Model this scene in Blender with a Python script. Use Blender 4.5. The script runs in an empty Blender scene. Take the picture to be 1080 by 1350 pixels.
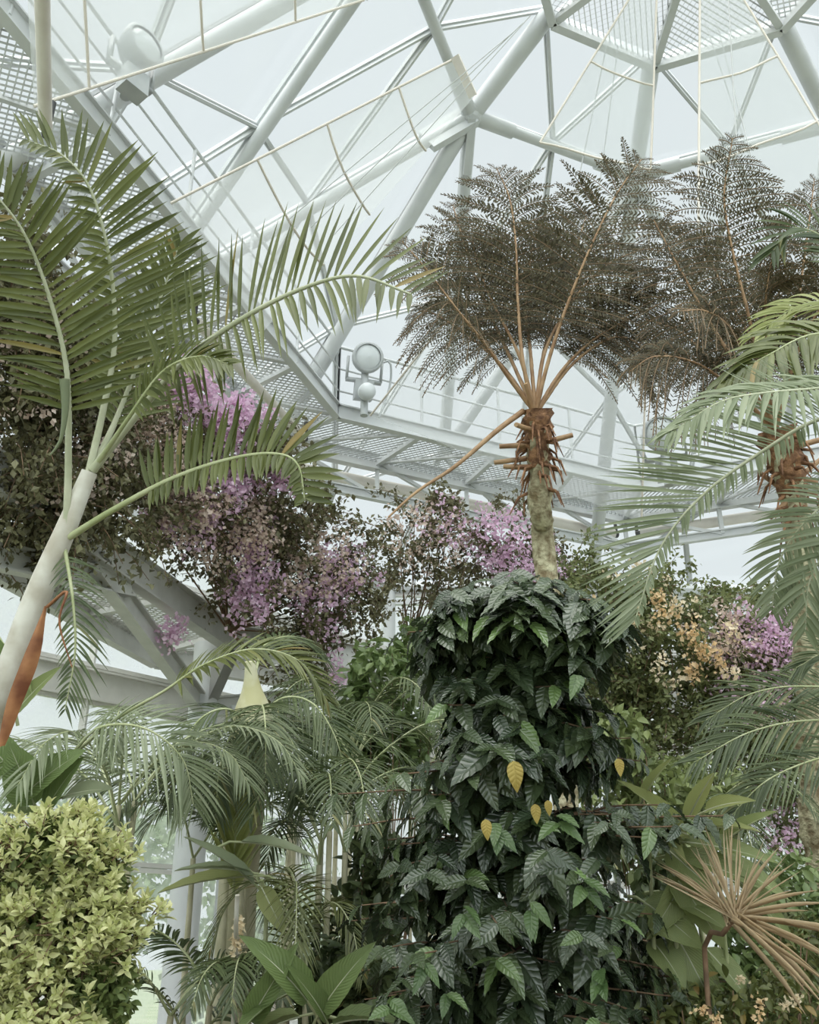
import bpy, math, random
import numpy as np
from mathutils import Vector
R = math.radians
rng = np.random.default_rng(11)
random.seed(11)
scn = bpy.context.scene
col = scn.collection

# ------------------------------------------------------------------ camera, sky, exposure
EYE = np.array((0.0, 0.0, 1.6)); PITCH = R(25); F = 1250.0
cd = bpy.data.cameras.new('camera'); cam = bpy.data.objects.new('camera', cd); col.objects.link(cam)
cam.location = EYE; cam.rotation_euler = (R(90) + PITCH, 0, 0)
cd.sensor_fit = 'VERTICAL'; cd.sensor_height = 27.0; cd.lens = 27.0 * F / 1350.0
cd.clip_start = .05; cd.clip_end = 500
scn.camera = cam
scn.view_settings.view_transform = 'Standard'; scn.view_settings.look = 'None'
scn.view_settings.exposure = 0.0; scn.view_settings.gamma = 1.0; scn.view_settings.use_curve_mapping = False
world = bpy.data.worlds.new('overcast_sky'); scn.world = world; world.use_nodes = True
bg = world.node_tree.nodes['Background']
wn, wl = world.node_tree.nodes, world.node_tree.links     # overcast sky, brightened behind the camera, out of view, to light the plants
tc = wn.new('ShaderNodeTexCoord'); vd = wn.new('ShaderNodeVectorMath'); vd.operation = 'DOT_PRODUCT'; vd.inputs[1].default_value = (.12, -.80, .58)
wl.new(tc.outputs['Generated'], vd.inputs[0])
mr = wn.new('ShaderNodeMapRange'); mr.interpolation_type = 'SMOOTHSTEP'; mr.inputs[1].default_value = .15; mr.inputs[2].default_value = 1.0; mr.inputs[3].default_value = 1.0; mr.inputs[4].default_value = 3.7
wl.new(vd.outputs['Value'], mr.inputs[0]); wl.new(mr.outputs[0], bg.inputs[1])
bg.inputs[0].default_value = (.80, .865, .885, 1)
sd = bpy.data.lights.new('overcast_sun', 'SUN'); sd.energy = 3.0; sd.angle = R(70); sd.color = (1, .95, .86)
so = bpy.data.objects.new('overcast_sun', sd); col.objects.link(so); so.rotation_euler = (R(20), R(-12), 0)
scn.cycles.use_denoising = True
scn.cycles.transparent_max_bounces = 24; scn.cycles.max_bounces = 7; scn.cycles.diffuse_bounces = 4

# ------------------------------------------------------------------ helpers
CP, SP = math.cos(PITCH), math.sin(PITCH)
def atd(px, py, d):                     # point at distance d along the view axis
    a, v = (px - 540) / F, (675 - py) / F
    return EYE + d * np.array((a, CP - v * SP, SP + v * CP))
def P3(l): return [atd(*p) for p in l]
def nrm(v):
    v = np.asarray(v, float); n = np.linalg.norm(v, axis=-1, keepdims=True); return v / np.maximum(n, 1e-9)
def spline(pts, n):
    p = np.array(pts, float)
    if len(p) == 2: return p[0] + np.linspace(0, 1, n)[:, None] * (p[1] - p[0])
    q = np.vstack([2 * p[0] - p[1], p, 2 * p[-1] - p[-2]])
    s = np.concatenate([[0], np.cumsum(np.linalg.norm(np.diff(p, axis=0), axis=1))]); u = np.linspace(0, s[-1], n)
    k = np.clip(np.searchsorted(s, u, side='right') - 1, 0, len(p) - 2)
    t = ((u - s[k]) / np.maximum(s[k + 1] - s[k], 1e-9))[:, None]
    a, b, c, d = q[k], q[k + 1], q[k + 2], q[k + 3]
    return .5 * (2 * b + (c - a) * t + (2 * a - 5 * b + 4 * c - d) * t * t + (3 * b - a - 3 * c + d) * t ** 3)

class MB:
    def __init__(s): s.v = []; s.q = []; s.t = []; s.n = 0; s.uv = []
    def add(s, v, f, uv=None):
        v = np.asarray(v, float).reshape(-1, 3); f = np.asarray(f, int)
        (s.q if f.shape[1] == 4 else s.t).append(f + s.n); s.v.append(v); s.n += len(v)
        s.uv.append(np.zeros((len(v), 2)) if uv is None else uv)
    def box(s, c, X, Y, Z):             # half axes
        c, X, Y, Z = map(np.asarray, (c, X, Y, Z))
        v = [c + a * X + b * Y + e * Z for e in (-1, 1) for b in (-1, 1) for a in (-1, 1)]
        s.add(v, [(0, 2, 3, 1), (4, 5, 7, 6), (0, 1, 5, 4), (2, 6, 7, 3), (0, 4, 6, 2), (1, 3, 7, 5)])
    def bar(s, a, b, w, h=None, up=(0, 0, 1)):
        a, b = np.asarray(a, float), np.asarray(b, float); h = h or w
        T = nrm(b - a); S = np.cross(T, up)
        if np.linalg.norm(S) < 1e-3: S = np.cross(T, (0, 1, 0))
        S = nrm(S); U = np.cross(S, T)
        s.box((a + b) / 2, (b - a) / 2, S * w / 2, U * h / 2)
    def ibeam(s, a, b, w, h, t=.02):
        a, b = np.asarray(a, float), np.asarray(b, float)
        for dz in (-h / 2, h / 2): s.bar(a + (0, 0, dz), b + (0, 0, dz), w, t)
        s.bar(a, b, t, h)
    def tube(s, pts, r, n=8, cap=True, wob=0):
        p = np.array(pts, float); m = len(p); r = np.broadcast_to(np.asarray(r, float), (m,))
        T = nrm(np.gradient(p, axis=0)); ref = np.array((0, 0, 1.)) if abs(T[0][2]) < .9 else np.array((0, 1., 0))
        X = np.empty_like(p); x = nrm(np.cross(T[0], ref))
        for i in range(m):
            x = nrm(x - T[i] * np.dot(x, T[i])); X[i] = x
        Y = np.cross(T, X); a = np.linspace(0, 2 * np.pi, n, endpoint=False)
        rr = r[:, None] * (1 + wob * rng.normal(size=(m, n)))
        v = p[:, None] + (X[:, None] * np.cos(a)[None, :, None] + Y[:, None] * np.sin(a)[None, :, None]) * rr[..., None]
        i, j = np.meshgrid(np.arange(m - 1), np.arange(n), indexing='ij'); k = (j + 1) % n
        s.add(v, np.stack([i * n + j, i * n + k, (i + 1) * n + k, (i + 1) * n + j], -1).reshape(-1, 4))
        if cap:
            for e, e2 in ((0, v[0]), (1, v[-1])):
                vv = np.vstack([e2, e2.mean(0)]); jj = np.arange(n)
                f = np.stack([(jj + 1) % n, jj, np.full(n, n)], 1)
                s.add(vv, f if e == 0 else f[:, ::-1])
    def grid(s, g):                     # g: m x n x 3
        g = np.asarray(g, float); m, n = g.shape[:2]
        i, j = np.meshgrid(np.arange(m - 1), np.arange(n - 1), indexing='ij')
        s.add(g, np.stack([i * n + j, i * n + j + 1, (i + 1) * n + j + 1, (i + 1) * n + j], -1).reshape(-1, 4))
    def grids(s, g):                    # k x m x n x 3
        k, m, n = g.shape[:3]; o, i, j = np.meshgrid(np.arange(k) * m * n, np.arange(m - 1), np.arange(n - 1), indexing='ij')
        U, W = np.meshgrid(np.linspace(0, 1, m), np.linspace(-1, 1, n), indexing='ij'); uv = np.tile(np.stack([W, U], -1).reshape(-1, 2), (k, 1))
        s.add(g, np.stack([o + i * n + j, o + i * n + j + 1, o + (i + 1) * n + j + 1, o + (i + 1) * n + j], -1).reshape(-1, 4), uv)
    def ball(s, c, rx, ry=None, rz=None, n=12):
        ry = ry or rx; rz = rz or rx; a = np.linspace(0, 2 * np.pi, n + 1); b = np.linspace(-np.pi / 2, np.pi / 2, n // 2 + 1)
        B, A = np.meshgrid(b, a, indexing='ij')
        s.grid(np.stack([c[0] + rx * np.cos(B) * np.cos(A), c[1] + ry * np.cos(B) * np.sin(A), c[2] + rz * np.sin(B)], -1))
    def lathe(s, prof, c, X, Y, Z, n=20):
        a = np.linspace(0, 2 * np.pi, n + 1); X, Y, Z = map(np.asarray, (X, Y, Z))
        s.grid([[np.asarray(c) + Z * z + r * (X * math.cos(t) + Y * math.sin(t)) for t in a] for z, r in prof])
    def build(s, name, mat, parent=None, smooth=True, uvs=False):
        me = bpy.data.meshes.new(name); V = np.concatenate(s.v)
        loops = [f.ravel() for f in s.q] + [f.ravel() for f in s.t]
        nq = sum(len(f) for f in s.q); nt = sum(len(f) for f in s.t); L = np.concatenate(loops)
        me.vertices.add(len(V)); me.vertices.foreach_set('co', V.ravel())
        me.loops.add(len(L)); me.loops.foreach_set('vertex_index', L.astype(np.int32))
        me.polygons.add(nq + nt)
        st = np.concatenate([np.arange(nq) * 4, nq * 4 + np.arange(nt) * 3]).astype(np.int32)
        me.polygons.foreach_set('loop_start', st)
        me.polygons.foreach_set('loop_total', np.concatenate([np.full(nq, 4), np.full(nt, 3)]).astype(np.int32))
        me.polygons.foreach_set('use_smooth', np.full(nq + nt, smooth))
        if uvs: me.uv_layers.new(name='UVMap').data.foreach_set('uv', np.concatenate(s.uv)[L].astype(np.float32).ravel())
        me.update(calc_edges=True); me.validate()
        me.materials.append(mat); o = bpy.data.objects.new(name, me); col.objects.link(o)
        if parent is not None:
            o.parent = parent; o.location = -parent.location
        return o

def thing(name, label, cat, loc=(0, 0, 0), group=None):
    o = bpy.data.objects.new(name, None); o.empty_display_size = .2; col.objects.link(o); o.location = Vector(loc)
    o['label'] = label; o['category'] = cat
    if group: o['group'] = group
    return o
def sub(o, parent):                     # re-parent a built part below a part
    o.parent = parent; o.location = (0, 0, 0); return o
def struct(o, kind='structure'): o['kind'] = kind; return o

# ------------------------------------------------------------------ materials
def mat(name, c1, c2=None, rough=.5, spec=.5, trans=0., noise=None, island=False, metal=0., bump=0., nscale=6., c3=None):
    m = bpy.data.materials.new(name); m.use_nodes = True; nt = m.node_tree; N = nt.nodes; L = nt.links
    b = N['Principled BSDF']; out = N['Material Output']
    b.inputs['Roughness'].default_value = rough; b.inputs['Specular IOR Level'].default_value = spec
    b.inputs['Metallic'].default_value = metal; b.inputs['Base Color'].default_value = (*c1, 1)
    cs = None
    if c2 is not None:
        r = N.new('ShaderNodeValToRGB'); r.color_ramp.elements[0].color = (*c1, 1); r.color_ramp.elements[1].color = (*c2, 1)
        if c3 is not None: e = r.color_ramp.elements.new(.93); e.color = (*c2, 1); r.color_ramp.elements[2].color = (*c3, 1); 
        if island:
            g = N.new('ShaderNodeNewGeometry'); L.new(g.outputs['Random Per Island'], r.inputs[0])
        else:
            t = N.new('ShaderNodeTexNoise'); t.inputs['Scale'].default_value = nscale; t.inputs['Detail'].default_value = 6
            tc = N.new('ShaderNodeTexCoord'); L.new(tc.outputs['Object'], t.inputs['Vector']); L.new(t.outputs[0], r.inputs[0])
            r.color_ramp.elements[0].position = .35; r.color_ramp.elements[1].position = .65
        cs = r.outputs[0]; L.new(cs, b.inputs['Base Color'])
    if bump:
        t2 = N.new('ShaderNodeTexNoise'); t2.inputs['Scale'].default_value = nscale * 2; t2.inputs['Detail'].default_value = 5
        tc2 = N.new('ShaderNodeTexCoord'); L.new(tc2.outputs['Object'], t2.inputs['Vector'])
        bp = N.new('ShaderNodeBump'); bp.inputs['Strength'].default_value = bump; bp.inputs['Distance'].default_value = .03
        L.new(t2.outputs[0], bp.inputs['Height']); L.new(bp.outputs[0], b.inputs['Normal'])
    if trans:
        tr = N.new('ShaderNodeBsdfTranslucent'); tr.inputs[0].default_value = (*c1, 1)
        if cs is not None: L.new(cs, tr.inputs[0])
        mx = N.new('ShaderNodeMixShader'); mx.inputs[0].default_value = trans
        L.new(b.outputs[0], mx.inputs[1]); L.new(tr.outputs[0], mx.inputs[2]); L.new(mx.outputs[0], out.inputs[0])
    return m
def veined(m, n, slant, strength, midrib=.0):    # ribs between side veins, from the leaf's own UV (u across, v along)
    nt = m.node_tree; N = nt.nodes; L = nt.links; b = N['Principled BSDF']
    tc = N.new('ShaderNodeUVMap'); sp = N.new('ShaderNodeSeparateXYZ'); L.new(tc.outputs[0], sp.inputs[0])
    def ma(op, a, bb):
        x = N.new('ShaderNodeMath'); x.operation = op
        for i, q in enumerate((a, bb)):
            if q is None: continue
            if hasattr(q, 'links'): L.new(q, x.inputs[i])
            else: x.inputs[i].default_value = q
        return x.outputs[0]
    ab = ma('ABSOLUTE', sp.outputs[0], None); ph = ma('SUBTRACT', sp.outputs[1], ma('MULTIPLY', ab, slant))
    w = ma('ABSOLUTE', ma('SINE', ma('MULTIPLY', ph, n * math.pi), None), None)
    w = ma('POWER', w, .5); w = ma('MULTIPLY', w, ma('SMOOTH_MIN', ma('MULTIPLY', ab, 4.0), 1.0))
    bp = N.new('ShaderNodeBump'); bp.inputs['Strength'].default_value = strength; bp.inputs['Distance'].default_value = .012
    L.new(w, bp.inputs['Height']); L.new(bp.outputs[0], b.inputs['Normal']); return m
def glass_mat(name, gloss=.05, frost=0., tint=(.97, .985, .985)):
    m = bpy.data.materials.new(name); m.use_nodes = True; nt = m.node_tree; N = nt.nodes; L = nt.links
    N.remove(N['Principled BSDF']); out = N['Material Output']
    t = N.new('ShaderNodeBsdfTransparent'); t.inputs[0].default_value = (*tint, 1)
    g = N.new('ShaderNodeBsdfGlossy'); g.inputs['Roughness'].default_value = .08
    mx = N.new('ShaderNodeMixShader'); mx.inputs[0].default_value = gloss
    L.new(t.outputs[0], mx.inputs[1]); L.new(g.outputs[0], mx.inputs[2]); last = mx
    if frost:
        tr = N.new('ShaderNodeBsdfTranslucent'); tr.inputs[0].default_value = (.9, .93, .93, 1)
        n = N.new('ShaderNodeTexNoise'); n.inputs['Scale'].default_value = 5; n.inputs['Detail'].default_value = 8
        tc = N.new('ShaderNodeTexCoord'); L.new(tc.outputs['Object'], n.inputs['Vector'])
        mr = N.new('ShaderNodeMapRange'); mr.inputs[1].default_value = .3; mr.inputs[2].default_value = .7
        mr.inputs[3].default_value = frost * .5; mr.inputs[4].default_value = frost * 1.3; L.new(n.outputs[0], mr.inputs[0])
        m2 = N.new('ShaderNodeMixShader'); L.new(mr.outputs[0], m2.inputs[0]); L.new(mx.outputs[0], m2.inputs[1]); L.new(tr.outputs[0], m2.inputs[2]); last = m2
    L.new(last.outputs[0], out.inputs[0]); return m
def sheet_mat(name, opac, c=(.78, .81, .80)):
    m = bpy.data.materials.new(name); m.use_nodes = True; nt = m.node_tree; N = nt.nodes; L = nt.links
    N.remove(N['Principled BSDF']); out = N['Material Output']
    t = N.new('ShaderNodeBsdfTransparent'); d = N.new('ShaderNodeBsdfDiffuse'); d.inputs[0].default_value = (*c, 1)
    tr = N.new('ShaderNodeBsdfTranslucent'); tr.inputs[0].default_value = (*c, 1)
    a = N.new('ShaderNodeMixShader'); a.inputs[0].default_value = .6; L.new(d.outputs[0], a.inputs[1]); L.new(tr.outputs[0], a.inputs[2])
    b = N.new('ShaderNodeMixShader'); b.inputs[0].default_value = opac; L.new(t.outputs[0], b.inputs[1]); L.new(a.outputs[0], b.inputs[2])
    L.new(b.outputs[0], out.inputs[0]); return m

M = dict(
    steel=mat('white_painted_steel', (.56, .575, .585), (.62, .635, .64), .45, nscale=3),
    shaded_steel=mat('shaded_painted_steel', (.52, .52, .50), (.62, .62, .60), .5, nscale=4),  # lower walkway's white steel, with its shade put into the colour
    rubber=mat('dark_rubber', (.04, .04, .04)),
    roller=mat('beige_roller_cloth', (.70, .65, .60), (.78, .74, .69), .7, nscale=5),
    hem=mat('beige_hem', (.74, .68, .61), rough=.8),
    cord=mat('grey_cord', (.55, .56, .56), rough=.6),
    sheet=sheet_mat('white_shade_cloth', .42), sheet2=sheet_mat('thin_shade_cloth', .30),
    glass=glass_mat('clear_glass'), wet=glass_mat('condensed_glass', .05, .35), lens=mat('lamp_glass', (.62, .65, .66), rough=.12),
    lamp=mat('lamp_housing', (.40, .42, .43), (.48, .50, .50), .4),
    frame=mat('window_frame_paint', (.62, .61, .58), (.70, .69, .66), .5),
    soil=mat('soil', (.07, .05, .035), (.16, .12, .08), .9, nscale=3, bump=.6),
    grass=mat('outdoor_lawn', (.20, .25, .14), (.30, .33, .22), .9, nscale=.6),
    white=mat('white_render_wall', (.74, .76, .76), (.80, .82, .82), .7),
    palm=mat('palm_leaf', (.075, .092, .024), (.17, .19, .062), .38, trans=.28, island=True, c3=(.30, .20, .06)),
    palm_pale=mat('pale_palm_leaf', (.16, .20, .10), (.34, .38, .25), .42, trans=.35, island=True),
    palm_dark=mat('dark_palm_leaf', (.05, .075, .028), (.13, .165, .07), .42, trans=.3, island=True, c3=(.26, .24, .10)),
    palm_yel=mat('yellow_green_leaf', (.30, .34, .11), (.44, .46, .20), .45, trans=.4, island=True),
    rachis=mat('frond_stalk', (.30, .34, .16), (.44, .46, .28), .5, nscale=8),
    rachis_pale=mat('pale_frond_stalk', (.36, .38, .25), (.48, .49, .36), .5, nscale=8),
    crownshaft=mat('whitish_crownshaft', (.44, .40, .33), (.66, .64, .58), .5, nscale=9),
    sheath=mat('rust_brown_sheath', (.16, .05, .02), (.42, .19, .08), .6, nscale=9),
    vase=mat('swollen_crownshaft', (.50, .47, .26), (.66, .64, .48), .5, nscale=5),
    cane=mat('pale_palm_trunk', (.42, .40, .26), (.62, .58, .42), .7, nscale=6, bump=.3),
    fern=mat('tree_fern_leaf', (.045, .038, .016), (.10, .085, .038), .6, trans=.25, island=True),
    fern_s=mat('fern_pinna_stalk', (.10, .065, .03), (.17, .11, .055), .7, nscale=9),
    fern_r=mat('tree_fern_stalk', (.27, .155, .08), (.43, .28, .155), .6, nscale=9),
    fern_t=mat('tree_fern_trunk', (.20, .15, .08), (.60, .56, .38), .85, nscale=13, bump=1.0),
    fern_top=mat('brown_fibre', (.12, .055, .03), (.34, .18, .09), .85, nscale=16, bump=.8),
    coffee=mat('coffee_leaf', (.032, .050, .026), (.075, .104, .046), .27, .9, trans=.08, island=True, c3=(.13, .21, .06)),
    coffee_new=mat('young_coffee_leaf', (.065, .115, .038), (.12, .185, .07), .3, .6, trans=.3, island=True),
    yleaf=mat('yellowed_leaf', (.34, .25, .05), (.48, .37, .10), .5, trans=.3, nscale=12),
    bark=mat('brown_branch', (.12, .075, .045), (.24, .15, .09), .8, nscale=12),
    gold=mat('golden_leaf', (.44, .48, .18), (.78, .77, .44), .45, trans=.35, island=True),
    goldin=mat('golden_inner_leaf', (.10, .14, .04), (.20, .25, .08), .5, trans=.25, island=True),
    boug=mat('bougainvillea_leaf', (.085, .078, .036), (.22, .21, .11), .5, trans=.3, island=True),
    boug2=mat('light_bougainvillea_leaf', (.11, .135, .05), (.26, .29, .12), .5, trans=.35, island=True),
    pink=mat('lilac_bract', (.68, .44, .62), (.90, .70, .85), .6, trans=.4, island=True),
    pale=mat('cream_bract', (.62, .47, .40), (.78, .66, .58), .6, trans=.4, island=True),
    orange=mat('apricot_bract', (.72, .50, .26), (.86, .68, .44), .6, trans=.4, island=True),
    cream=mat('cream_flower', (.80, .66, .44), (.88, .78, .60), .6, trans=.4, island=True),
    ginger=mat('ginger_leaf', (.14, .18, .06), (.30, .35, .14), .38, trans=.3, island=True),
    ginger_y=mat('striped_ginger_leaf', (.22, .26, .085), (.37, .39, .16), .38, trans=.35, island=True),
    broad=mat('broad_green_leaf', (.12, .18, .06), (.22, .29, .11), .35, trans=.35, island=True),
    tan=mat('dry_strap_leaf', (.50, .36, .20), (.78, .66, .48), .6, trans=.3, island=True),
    outer=mat('outdoor_tree_leaf', (.14, .20, .10), (.30, .38, .20), .7, trans=.3, island=True),
)

for nm, n_, sl, st in (('coffee', 7, .16, .35), ('coffee_new', 7, .16, .35), ('yleaf', 7, .16, .3), ('ginger', 16, .5, .35), ('ginger_y', 16, .5, .35), ('broad', 18, .3, .4)): veined(M[nm], n_, sl, st)
# ------------------------------------------------------------------ the glasshouse: octagon about an axis
CX, CY = 3.2, 6.6; AZ = R(91.6)
def oc(i, r, h, az=AZ): a = az + i * math.pi / 4; return np.array((CX + r * math.cos(a), CY + r * math.sin(a), 1.6 + h))
SIDES = range(-3, 5)
V = {i: oc(i, 2.05, 10.5) for i in range(-4, 6)}; H = {i: oc(i, 3.32, 9.75) for i in range(-4, 6)}
NN = {i: oc(i + .47, 6.9, 7.0) for i in range(-4, 6)}
E_ = {i: oc(i, 8.0, 5.4) for i in range(-4, 6)}; W_ = {i: oc(i + .5, 8.66, 5.4) for i in range(-5, 6)}   # rib feet at the middle of each wall, wall corners
CEN = np.array((CX, CY, 3.0))
def outw(p, k=.16): return p + nrm(p - CEN) * k
ceil = bpy.data.objects.new('ceiling', None); col.objects.link(ceil); struct(ceil)
ceil['label'] = 'white tubular steel and glass dome roof of the greenhouse'
def steel(name, fn, parent, m='steel', smooth=False):
    b = MB(); fn(b); return struct(b.build(name, M[m], parent, smooth))
def rod(a, b, r, n=12, name='roof_rib', parent=ceil, m='steel'):
    return steel(name, lambda k: k.tube([a, b], r, n), parent, m, True)
def gbar(a, b, w=.075, name='glazing_bar'):
    a2, b2 = outw(a), outw(b); up = nrm((a2 + b2) / 2 - CEN)
    def f(k):
        k.bar(a2, b2, w, .05, up); k.bar(a2 - up * .05, b2 - up * .05, w * .4, .06, up)
    return steel(name, f, ceil)
def pane(*ps):
    b = MB(); ps = [outw(p, .2) for p in ps]; b.add(ps, [list(range(len(ps)))]); return struct(b.build('roof_pane', M['glass'], ceil, False))
mid = lambda a, b: (a + b) / 2
for i in SIDES:
    v0, v1, h0, h1, n, e0, e1 = V[i], V[i + 1], H[i], H[i + 1], NN[i], E_[i], E_[i + 1]
    rod(v0, h0, .115); rod(h0, e0, .105); rod(h0, n, .078, name='roof_strut'); rod(h1, n, .078, name='roof_strut')
    def ring(k, a=h0, b=h1):
        k.tube([a, b], .07, 12); t = nrm(b - a)
        k.tube([a, a + t * .62], .10, 12); k.tube([b, b - t * .62], .10, 12)
    steel('ring_beam', ring, ceil, smooth=True)
    def gus(k, h=h0, a=n, b=NN[i - 1]):
        o = nrm(h - CEN); k.ball(h, .15, n=14)
        g = np.array([h - o * .02, h - o * .02, h + nrm(a - h) * .75, h + nrm(b - h) * .75])
        k.bar(h, h + nrm(a - h) * .7, .1, .34); k.bar(h, h + nrm(b - h) * .7, .1, .34)
    steel('hub_plate', gus, ceil, smooth=False)
    m_h = mid(h0, h1)
    gbar(v0, m_h); gbar(v1, m_h); gbar(v0, h0, .06)
    a, b, c = mid(h0, n), mid(h1, n), m_h
    for p, q in ((a, b), (b, c), (a, c), (h0, n), (h1, n), (h0, h1)): gbar(p, q)
    for (x, y, z) in ((h0, n, e0), (h1, n, e1)):
        p, q, r_ = mid(x, y), mid(y, z), mid(x, z)
        for s, t in ((p, q), (q, r_), (p, r_), (x, z), (y, z)): gbar(s, t)
    w0 = W_[i]
    for s, t in ((mid(n, e0), mid(e0, w0)), (mid(n, e1), mid(e1, w0)), (e0, w0), (e1, w0), (n, w0)): gbar(s, t, .09)
    pane(v0, v1, h1, h0); pane(h0, h1, n); pane(h0, n, e0); pane(h1, e1, n); pane(n, w0, e0); pane(n, e1, w0)
# lantern (oculus) platform: trays of expanded metal between hollow section edges
def expanded(k, quad, s=.07, w=.014):   # diamond strands over a quad a b c d
    a, b, c, d = map(np.asarray, quad); U = nrm(b - a); Vv = d - a; Vv = nrm(Vv - U * np.dot(U, Vv)); Nn = np.cross(U, Vv)
    poly = np.array([[np.dot(p - a, U), np.dot(p - a, Vv)] for p in (a, b, c, d)])
    mn, mx = poly.min(0), poly.max(0); th = s * .6
    def inside(x, y):
        ok = np.ones(x.shape, bool)
        for e in range(4):
            p, q = poly[e], poly[(e + 1) % 4]; ok &= (q[0] - p[0]) * (y - p[1]) - (q[1] - p[1]) * (x - p[0]) >= -1e-6
        return ok
    if np.cross(poly[1] - poly[0], poly[2] - poly[0]) < 0: poly = poly[::-1]
    nx, ny = int((mx[0] - mn[0]) / s) + 2, int((mx[1] - mn[1]) / th) + 2
    I, J = np.meshgrid(np.arange(nx), np.arange(ny), indexing='ij'); I, J = I.ravel(), J.ravel()
    for dx in (-.5, .5):
        x0 = mn[0] + (I + .5 * (J % 2)) * s; y0 = mn[1] + J * th; x1 = x0 + dx * s; y1 = y0 + th
        ok = inside((x0 + x1) / 2, (y0 + y1) / 2); A = np.stack([x0, y0], 1)[ok]; B = np.stack([x1, y1], 1)[ok]
        if not len(A): continue
        t = B - A; nn = np.stack([-t[:, 1], t[:, 0]], 1) / np.linalg.norm(t, axis=1)[:, None] * w / 2
        W = lambda q, z: a + q[:, :1] * U + q[:, 1:] * Vv + Nn * z
        g = np.stack([W(A + nn, .006), W(A - nn, -.006), W(B - nn, -.006), W(B + nn, .006)], 1)
        k.add(g, np.arange(len(g) * 4).reshape(-1, 4))
lan = thing('lantern_platform', 'octagonal mesh platform ring hanging at the very top of the dome', 'platform', oc(0, 0, 10.5))
for i in SIDES:
    a, b = oc(i, 2.0, 10.35), oc(i + 1, 2.0, 10.35); c, d = oc(i + 1, .9, 10.35), oc(i, .9, 10.35)
    k = MB(); k.bar(a, b, .1, .22); k.build('edge_beam', M['steel'], lan, False)
    k = MB(); k.bar(a, d, .09, .16); k.build('spoke_beam', M['steel'], lan, False)
    k = MB(); k.bar(d, c, .08, .14); k.build('inner_beam', M['steel'], lan, False)
    k = MB(); m1 = a + (b - a) * .97; expanded(k, (a, b, c, d), .085, .014); k.build('mesh_deck', M['steel'], lan, False)
# walls
WN = {-3: 'wall_near_right', -2: 'wall_right', -1: 'wall_far_right', 0: 'wall_back', 1: 'wall_left', 2: 'wall_near_left', 3: 'wall_behind', 4: 'wall_entrance'}
nw = 1
for i in SIDES:
    a, b = W_[i - 1].copy(), W_[i].copy(); dn = lambda p, z: np.array((p[0], p[1], z))
    w = bpy.data.objects.new(WN[i], None); col.objects.link(w); struct(w)
    steel('eave_beam', lambda k: (k.tube([a, b], .11, 10), k.bar(a + (0, 0, -.25), b + (0, 0, -.25), .08, .08)), w)
    for zz, hh in ((5.82, .16), (4.45, .34)):
        steel('wall_beam', lambda k: (k.ibeam(dn(a, zz), dn(b, zz), .16, hh), k.bar(dn(a, zz + hh / 2 + .06), dn(b, zz + hh / 2 + .06), .10, .05)), w, 'frame')
    steel('plinth', lambda k: k.bar(dn(a, .4), dn(b, .4), .25, .8), w, 'white')
    steel('corner_column', lambda k: k.tube([dn(a, 0), dn(a, 7.0)], .11, 12), w, 'steel', True)
    nb = 4
    for (z0, z1) in ((.8, 2.5), (2.5, 4.28), (4.62, 5.74), (5.95, 6.9)):
        for s in range(nb):
            p, q = a + (b - a) * (s / nb), a + (b - a) * ((s + 1) / nb)
            win = bpy.data.objects.new('window_%d' % nw, None); nw += 1; col.objects.link(win); struct(win)
            def fr(k):
                k.bar(dn(p, z0), dn(p, z1), .07, .07, (0, 1, 0)); k.bar(dn(p, z0 + .03), dn(q, z0 + .03), .06, .05); k.bar(dn(p, z1 - .03), dn(q, z1 - .03), .06, .05)
            steel('window_frame', fr, win, 'frame')
            k = MB(); k.add([dn(p, z0), dn(q, z0), dn(q, z1), dn(p, z1)], [(0, 1, 2, 3)]); struct(k.build('window_pane', M['wet'], win, False))
# floors
k = MB(); k.add([oc(i + .5, 8.75, -1.6) for i in range(8)] , [(0, 1, 2, 3), (0, 3, 4, 7), (4, 5, 6, 7)]); struct(k.build('floor', M['soil'], None, False))
k = MB(); k.add([(-80, -60, -.05), (80, -60, -.05), (80, 120, -.05), (-80, 120, -.05)], [(0, 1, 2, 3)]); struct(k.build('ground', M['grass'], None, False))

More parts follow.
